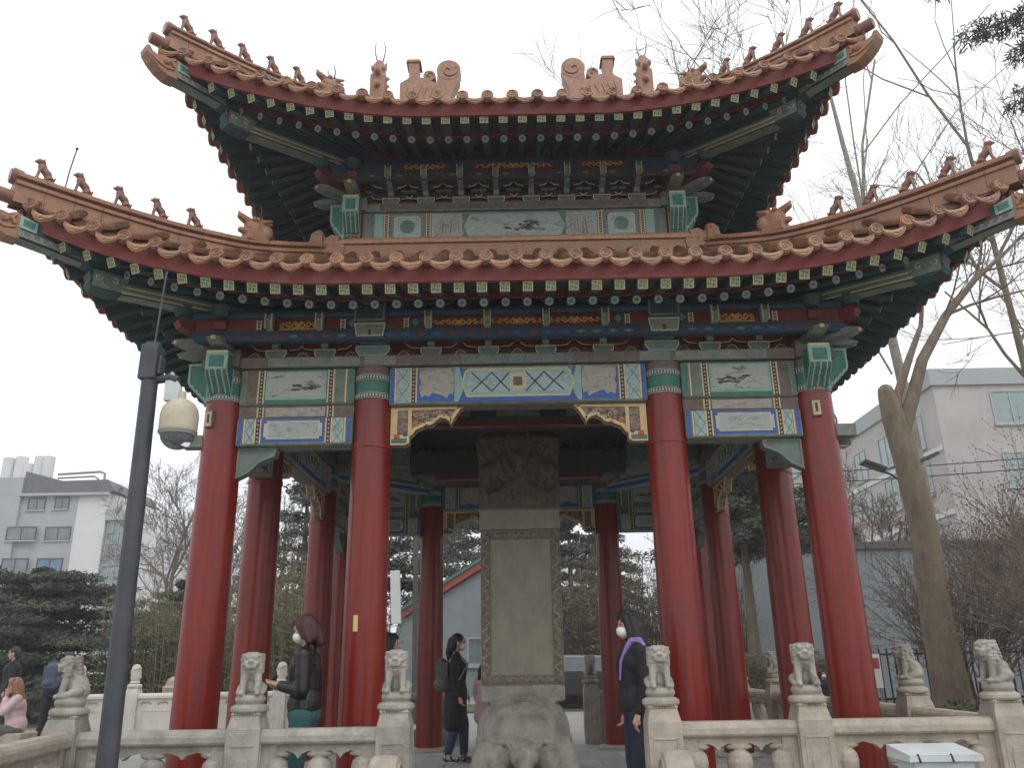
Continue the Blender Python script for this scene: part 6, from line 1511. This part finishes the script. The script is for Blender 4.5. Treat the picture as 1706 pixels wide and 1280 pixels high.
# dense budded shrubs on the right
def shrub(label, loc, seed, h, n=26, twig='twig', spread=.5, name='bare_shrub', group=None, buds=None, kids=3, depth=3, rr=.02, width=.8):
    t = thing(name, label, 'shrub', loc, 0, group); r = random.Random(seed); tw = MB(); bd = MB()
    def grow(p, d, L, rad, dep):
        n_ = 4; pts = [p]; q = p.copy(); dd = d.copy()
        for i in range(n_):
            dd = (dd+Vector((r.gauss(0, .12), r.gauss(0, .12), r.gauss(0, .06)+.02))).normalized(); q = q+dd*L/n_; pts.append(q.copy())
        tw.tube(pts, [rad*(1-.45*i/n_) for i in range(n_+1)], 4 if rad > .008 else 3, twig, cap=False)
        if buds and dep < 2:
            for q in pts[1:]:
                if r.random() < .6:
                    s = .016; o = q+Vector((.005, 0, 0))
                    bd.add([o+Vector((-s, 0, -s)), o+Vector((s, 0, -s)), o+Vector((0, s, s)), o+Vector((0, -s, s*.5))], [(0, 1, 2), (1, 3, 2), (3, 0, 2)], buds)
        if dep <= 0: return
        for k in range(kids):
            j = r.uniform(.3, 1.0); idx = min(n_-1, int(j*n_)); bp = pts[idx]
            a = r.uniform(0, 2*PI); pe = Matrix.Rotation(a, 3, dd) @ dd.orthogonal().normalized()
            grow(bp, (dd+pe*spread*r.uniform(.6, 1.3)).normalized(), L*r.uniform(.5, .8), max(.0035, rad*.6), dep-1)
    for i in range(n):
        a = r.uniform(0, 2*PI); lean = r.uniform(.1, width)
        grow(Vector((.15*math.cos(a), .15*math.sin(a), 0)), Vector((math.cos(a)*lean, math.sin(a)*lean, 1)).normalized(), h*r.uniform(.45, .7), rr, depth)
    tw.build('branches', t)
    if buds: bd.build('buds', t, kind='stuff')
    return t
for i, (x, y, h_, w_, bz, lb) in enumerate(((10.3, 3.0, 4.6, .9, 'twigdark', 'tall dense budding shrub with arching twigs at the right edge'), (12.0, 6.5, 5.6, .9, 'twigdark', 'tallest bare twiggy shrub in front of the pinkish building'), (8.9, 1.2, 2.6, 1.0, 'twigdark', 'lower spreading shrub just behind the right corner lion post'), (14.5, 9.5, 6.2, .8, 'twigdark', 'far bare shrub filling the gap at the right edge'), (10.6, 9.8, 4.4, .8, 'twig', 'bare shrub right behind the big forked tree'))):
    shrub(lb, (x, y, 0), 30+i, h_, 24, 'twigdark', .55, buds=bz, depth=4, kids=3, rr=.028, width=w_, group='bare shrubs on the right')
# low hedge at the right edge
def foliage(t, name, cells, m_, r, size, n, squash=.5, aspect=3.0, flat=.6):
    """needle tufts: small tapering blades scattered through ellipsoidal cells"""
    v = []; f = []
    for (cx, cy, cz, rx, ry, rz) in cells:
        for i in range(n):
            while True:
                a, b_, c = r.uniform(-1, 1), r.uniform(-1, 1), r.uniform(-1, 1)
                if a*a+b_*b_+c*c < 1: break
            p = Vector((cx+a*rx, cy+b_*ry, cz+c*rz)); d = Vector((r.gauss(a, .5), r.gauss(b_, .5), r.gauss(0, 1-flat))).normalized(); L = size*r.uniform(.6, 1.4)
            s = d.orthogonal().normalized(); s = Matrix.Rotation(r.uniform(0, 2*PI), 3, d) @ s; w = L/aspect
            o = len(v); v += [p-s*w*.3, p+s*w*.3, p+d*L*.6+s*w*.5, p+d*L, p+d*L*.6-s*w*.5]; f.append((o, o+1, o+2, o+3, o+4))
    b = MB(); b.add(v, f, m_); return b.build(name, t)
r = random.Random(77)
t = thing('box_hedge', 'clipped yellow green hedge low at the right edge behind the corner lion post', 'hedge', (7.0, -.6, 0))
foliage(t, 'leaves', [(x, y, .35, .5, .5, .35) for x in (-1.2, -.4, .4, 1.2) for y in (-1, -.2, .6, 1.4)], 'needle3', r, .06, 1500, aspect=2)
# cedar on the left with layered boughs
def conifer(label, loc, h, w, m_, seed, layers=9, z0=.15, name='conifer', group=None, size=.22, dens=60, droop=.12, bough=7, core=True, wood='twigdark', cat='tree', fl=.75):
    t = thing(name, label, cat, loc, 0, group); r = random.Random(seed)
    b = MB(); b.tube([(0, 0, 0), (0, 0, h*.97)], [w*.05+.06, .02], 10, 'bark'); b.build('trunk', t, smooth=True)
    cells = []; br = MB()
    for j in range(layers):
        u = j/(layers-1); z = h*(z0+(1-z0)*u*.95); R_l = w*(1-u)**fl*(.85+.3*r.random())+.15
        for k in range(bough):
            a = r.uniform(0, 2*PI); L = R_l*r.uniform(.6, 1.08); tip = Vector((math.cos(a)*L, math.sin(a)*L, z-droop*L+r.uniform(-.1, .1)*h/layers))
            p0 = Vector((0, 0, z)); br.tube([p0, p0.lerp(tip, .5)+Vector((0, 0, .06*L)), tip], [.03+.01*L, .02, .008], 4, wood, cap=False)
            for q in range(4):
                c = p0.lerp(tip, .25+.25*q)+Vector((0, 0, .05*L)); cells.append((c.x, c.y, c.z, L*.17+.08, L*.17+.08, h*.016+.05))
    br.build('boughs', t); foliage(t, 'needles', cells, m_, r, size, dens); return t
conifer('broad dark cedar with layered boughs on the left in front of the pale building', (-13.2, 12.5, 0), 4.0, 4.2, 'needle', 3, layers=13, z0=.08, size=.10, dens=190, bough=12, droop=.02, fl=.30)
conifer('second cedar bough mass behind the left hand people', (-17.5, 14.5, 0), 4.6, 3.8, 'needle2', 4, layers=11, z0=.10, size=.11, dens=140, bough=10, droop=.03, fl=.35)
conifer('yellowish cedar beside the dark pole', (-10.4, 15.5, 0), 3.9, 2.2, 'needle3', 5, layers=10, z0=.15, size=.10, dens=110, bough=9, droop=.05, fl=.5)
conifer('slim open conifer between the left columns', (-7.4, 18, 0), 9.2, 2.2, 'needle2', 6, layers=14, z0=.2, size=.16, dens=26, bough=6, droop=.0)
conifer('tall pine left of the stele beyond the gabled house', (-4.3, 33, 0), 14.0, 4.0, 'needle2', 7, layers=14, z0=.3, size=.22, dens=70, bough=6, droop=-.05)
conifer('pine whose crown shows just left of the stele', (-1.6, 36, 0), 14.5, 4.2, 'needle2', 8, layers=14, z0=.25, size=.22, dens=70, bough=6, droop=-.05)
conifer('dark pine with trunk showing between the left columns', (-4.25, 13.5, 0), 7.5, 1.5, 'needle', 9, layers=8, z0=.45, size=.2, dens=45, bough=6, droop=0)
conifer('dark evergreen right of the stele', (2.0, 22, 0), 9.0, 2.2, 'needle', 10, layers=13, z0=.25, size=.15, dens=90, bough=7, droop=.15)
conifer('weeping grey green evergreen behind the rear right column', (3.7, 25, 0), 8.6, 2.2, 'needle2', 12, layers=12, z0=.2, size=.15, dens=80, bough=7, droop=.4)
conifer('dark broad evergreen seen between the right side columns', (6.4, 13.0, 0), 8.0, 2.7, 'needle', 13, layers=11, z0=.55, size=.13, dens=150, bough=8, droop=.12)
# overhanging pine bough at the top right corner
t = thing('pine_bough', 'dark pine boughs hanging into the top right corner of the picture', 'tree', (8.95, -1.5, 0))
b = MB(); b.tube([(.6, .6, 0), (.5, .5, 6), (.2, .3, 11.5)], [.25, .2, .12], 12, 'bark'); b.build('trunk', t, smooth=True)
b = MB(); cells = []; r = random.Random(5)
for tip in ((-2.9, 0, 10.15), (-2.4, .3, 9.55), (-1.9, .1, 9.0), (-1.95, .3, 8.35), (-1.5, -.1, 8.0), (-1.1, .3, 8.8), (-1.6, 0, 10.3), (-.6, 0, 9.5)):
    p0 = Vector((.3, .35, tip[2]+.8)); tp = Vector(tip); b.tube([p0, p0.lerp(tp, .6)+Vector((0, 0, .15)), tp], [.05, .03, .012], 5, 'twigdark', cap=False)
    for q in range(7):
        c = p0.lerp(tp, .35+.11*q); cells.append((c.x, c.y, c.z+r.uniform(-.05, .1), .22, .24, .15))
b.build('boughs', t); foliage(t, 'needles', cells, 'needle2', r, .10, 260, aspect=6, flat=.2)
# bamboo and dry hedges closing the view behind
def thicket(label, x0, x1, y0, y1, h, n, m_, seed, name='dry_thicket', leaves=True, lm='reed'):
    t = thing(name, label, 'thicket', ((x0+x1)/2, (y0+y1)/2, 0)); r = random.Random(seed); b = MB(); v = []; f = []
    for i in range(n):
        x = r.uniform(x0, x1)-(x0+x1)/2; y = r.uniform(y0, y1)-(y0+y1)/2; hh = h*r.uniform(.6, 1.1); lx, ly = r.gauss(0, .08*h), r.gauss(0, .06*h)
        pts = [Vector((x, y, 0)), Vector((x+lx*.3, y+ly*.3, hh*.5)), Vector((x+lx, y+ly, hh))]
        b.tube(pts, [.018, .013, .005], 3, m_, cap=False)
        for k in range(14):
            u = r.uniform(.12, 1); p = pts[0].lerp(pts[2], u); d = Vector((r.gauss(0, 1), r.gauss(0, 1), r.uniform(-.2, 1))).normalized(); L = r.uniform(.12, .45)*(1.2-u*.5)
            b.tube([p, p+d*L], [.006, .003], 3, m_, cap=False)
            if leaves:
                for q in range(3):
                    o = len(v); c = p+d*L*r.uniform(.3, 1); e = Vector((r.gauss(0, 1), r.gauss(0, 1), r.gauss(-.3, .6))).normalized(); s = e.orthogonal().normalized()*.016; v += [c-s, c+s, c+e*.11]; f.append((o, o+1, o+2))
    b.build('stems', t)
    if leaves: q = MB(); q.add(v, f, lm); q.build('leaves', t, kind='stuff')
    return t
M['reedg'] = mat('olive bamboo leaves', (0.15, 0.15, 0.07), 0.85, (0.08, 0.09, 0.04), 1.5, 0.9)
thicket('olive bamboo thicket behind the white balustrade on the left', -10.5, -3.4, 10.5, 12.0, 2.9, 620, 'reed', 1, 'bamboo_thicket', lm='reedg')
thicket('taller dry bamboo behind the left columns', -9.0, -4.0, 13.5, 15.5, 4.2, 420, 'reed', 2, 'bamboo_thicket', lm='reed')
thicket('brown dry thicket seen right of the stele', .6, 7.0, 15.5, 17.5, 4.4, 620, 'twig', 3, lm='reed')
thicket('low dark hedge behind the right side columns', 3.5, 8.5, 10.8, 11.6, 1.3, 300, 'twigdark', 4, lm='needle3')
# far bare trees
for i, (x, y, h_, lb) in enumerate(((-18.5, 34, 12.0, 'rounded bare tree behind the far left of the columns'), (-14.0, 30, 9.0, 'lower bare tree between the pole and the corner column'), (-10.5, 26, 8.5, 'bare tree showing between the two left columns'), (9.0, 24, 9.0, 'bare tree between the right side columns'), (14.0, 22, 8.0, 'bare tree in front of the pinkish building'))):
    bare_tree(lb, (x, y, 0), [(0, 0, 0), (0, 0, h_*.28), (0, 0, h_*.5)], [.22, .16, .10], 50+i, depth=5, L0=h_*.30, spread=.62, up=.3, n_start=6, crown_from=.45, rmin=.011, group='bare trees behind the pavilion')

# lightning conductor and overhead cables
q = MB(); q.tube([(-4.12, -4.12, 5.36), (-4.10, -4.12, 5.62), (-4.07, -4.12, 5.84)], .006, 5, 'dark'); q.ell((-4.07, -4.12, 5.845), .014, 'dark', 8, 5); q.build('lightning_rod', PV)
for z, lb in ((5.35, 'upper black cable crossing in front of the pinkish building'), (5.05, 'lower black cable crossing in front of the pinkish building')):
    t = thing('overhead_cable', lb, 'cable', (6.2, 12, 0)); b = MB()
    b.tube([(i*1.2, 0, z+.5+.004*(i-8)**2+i*.09) for i in range(16)], .014, 5, 'black'); b.build('wire', t)
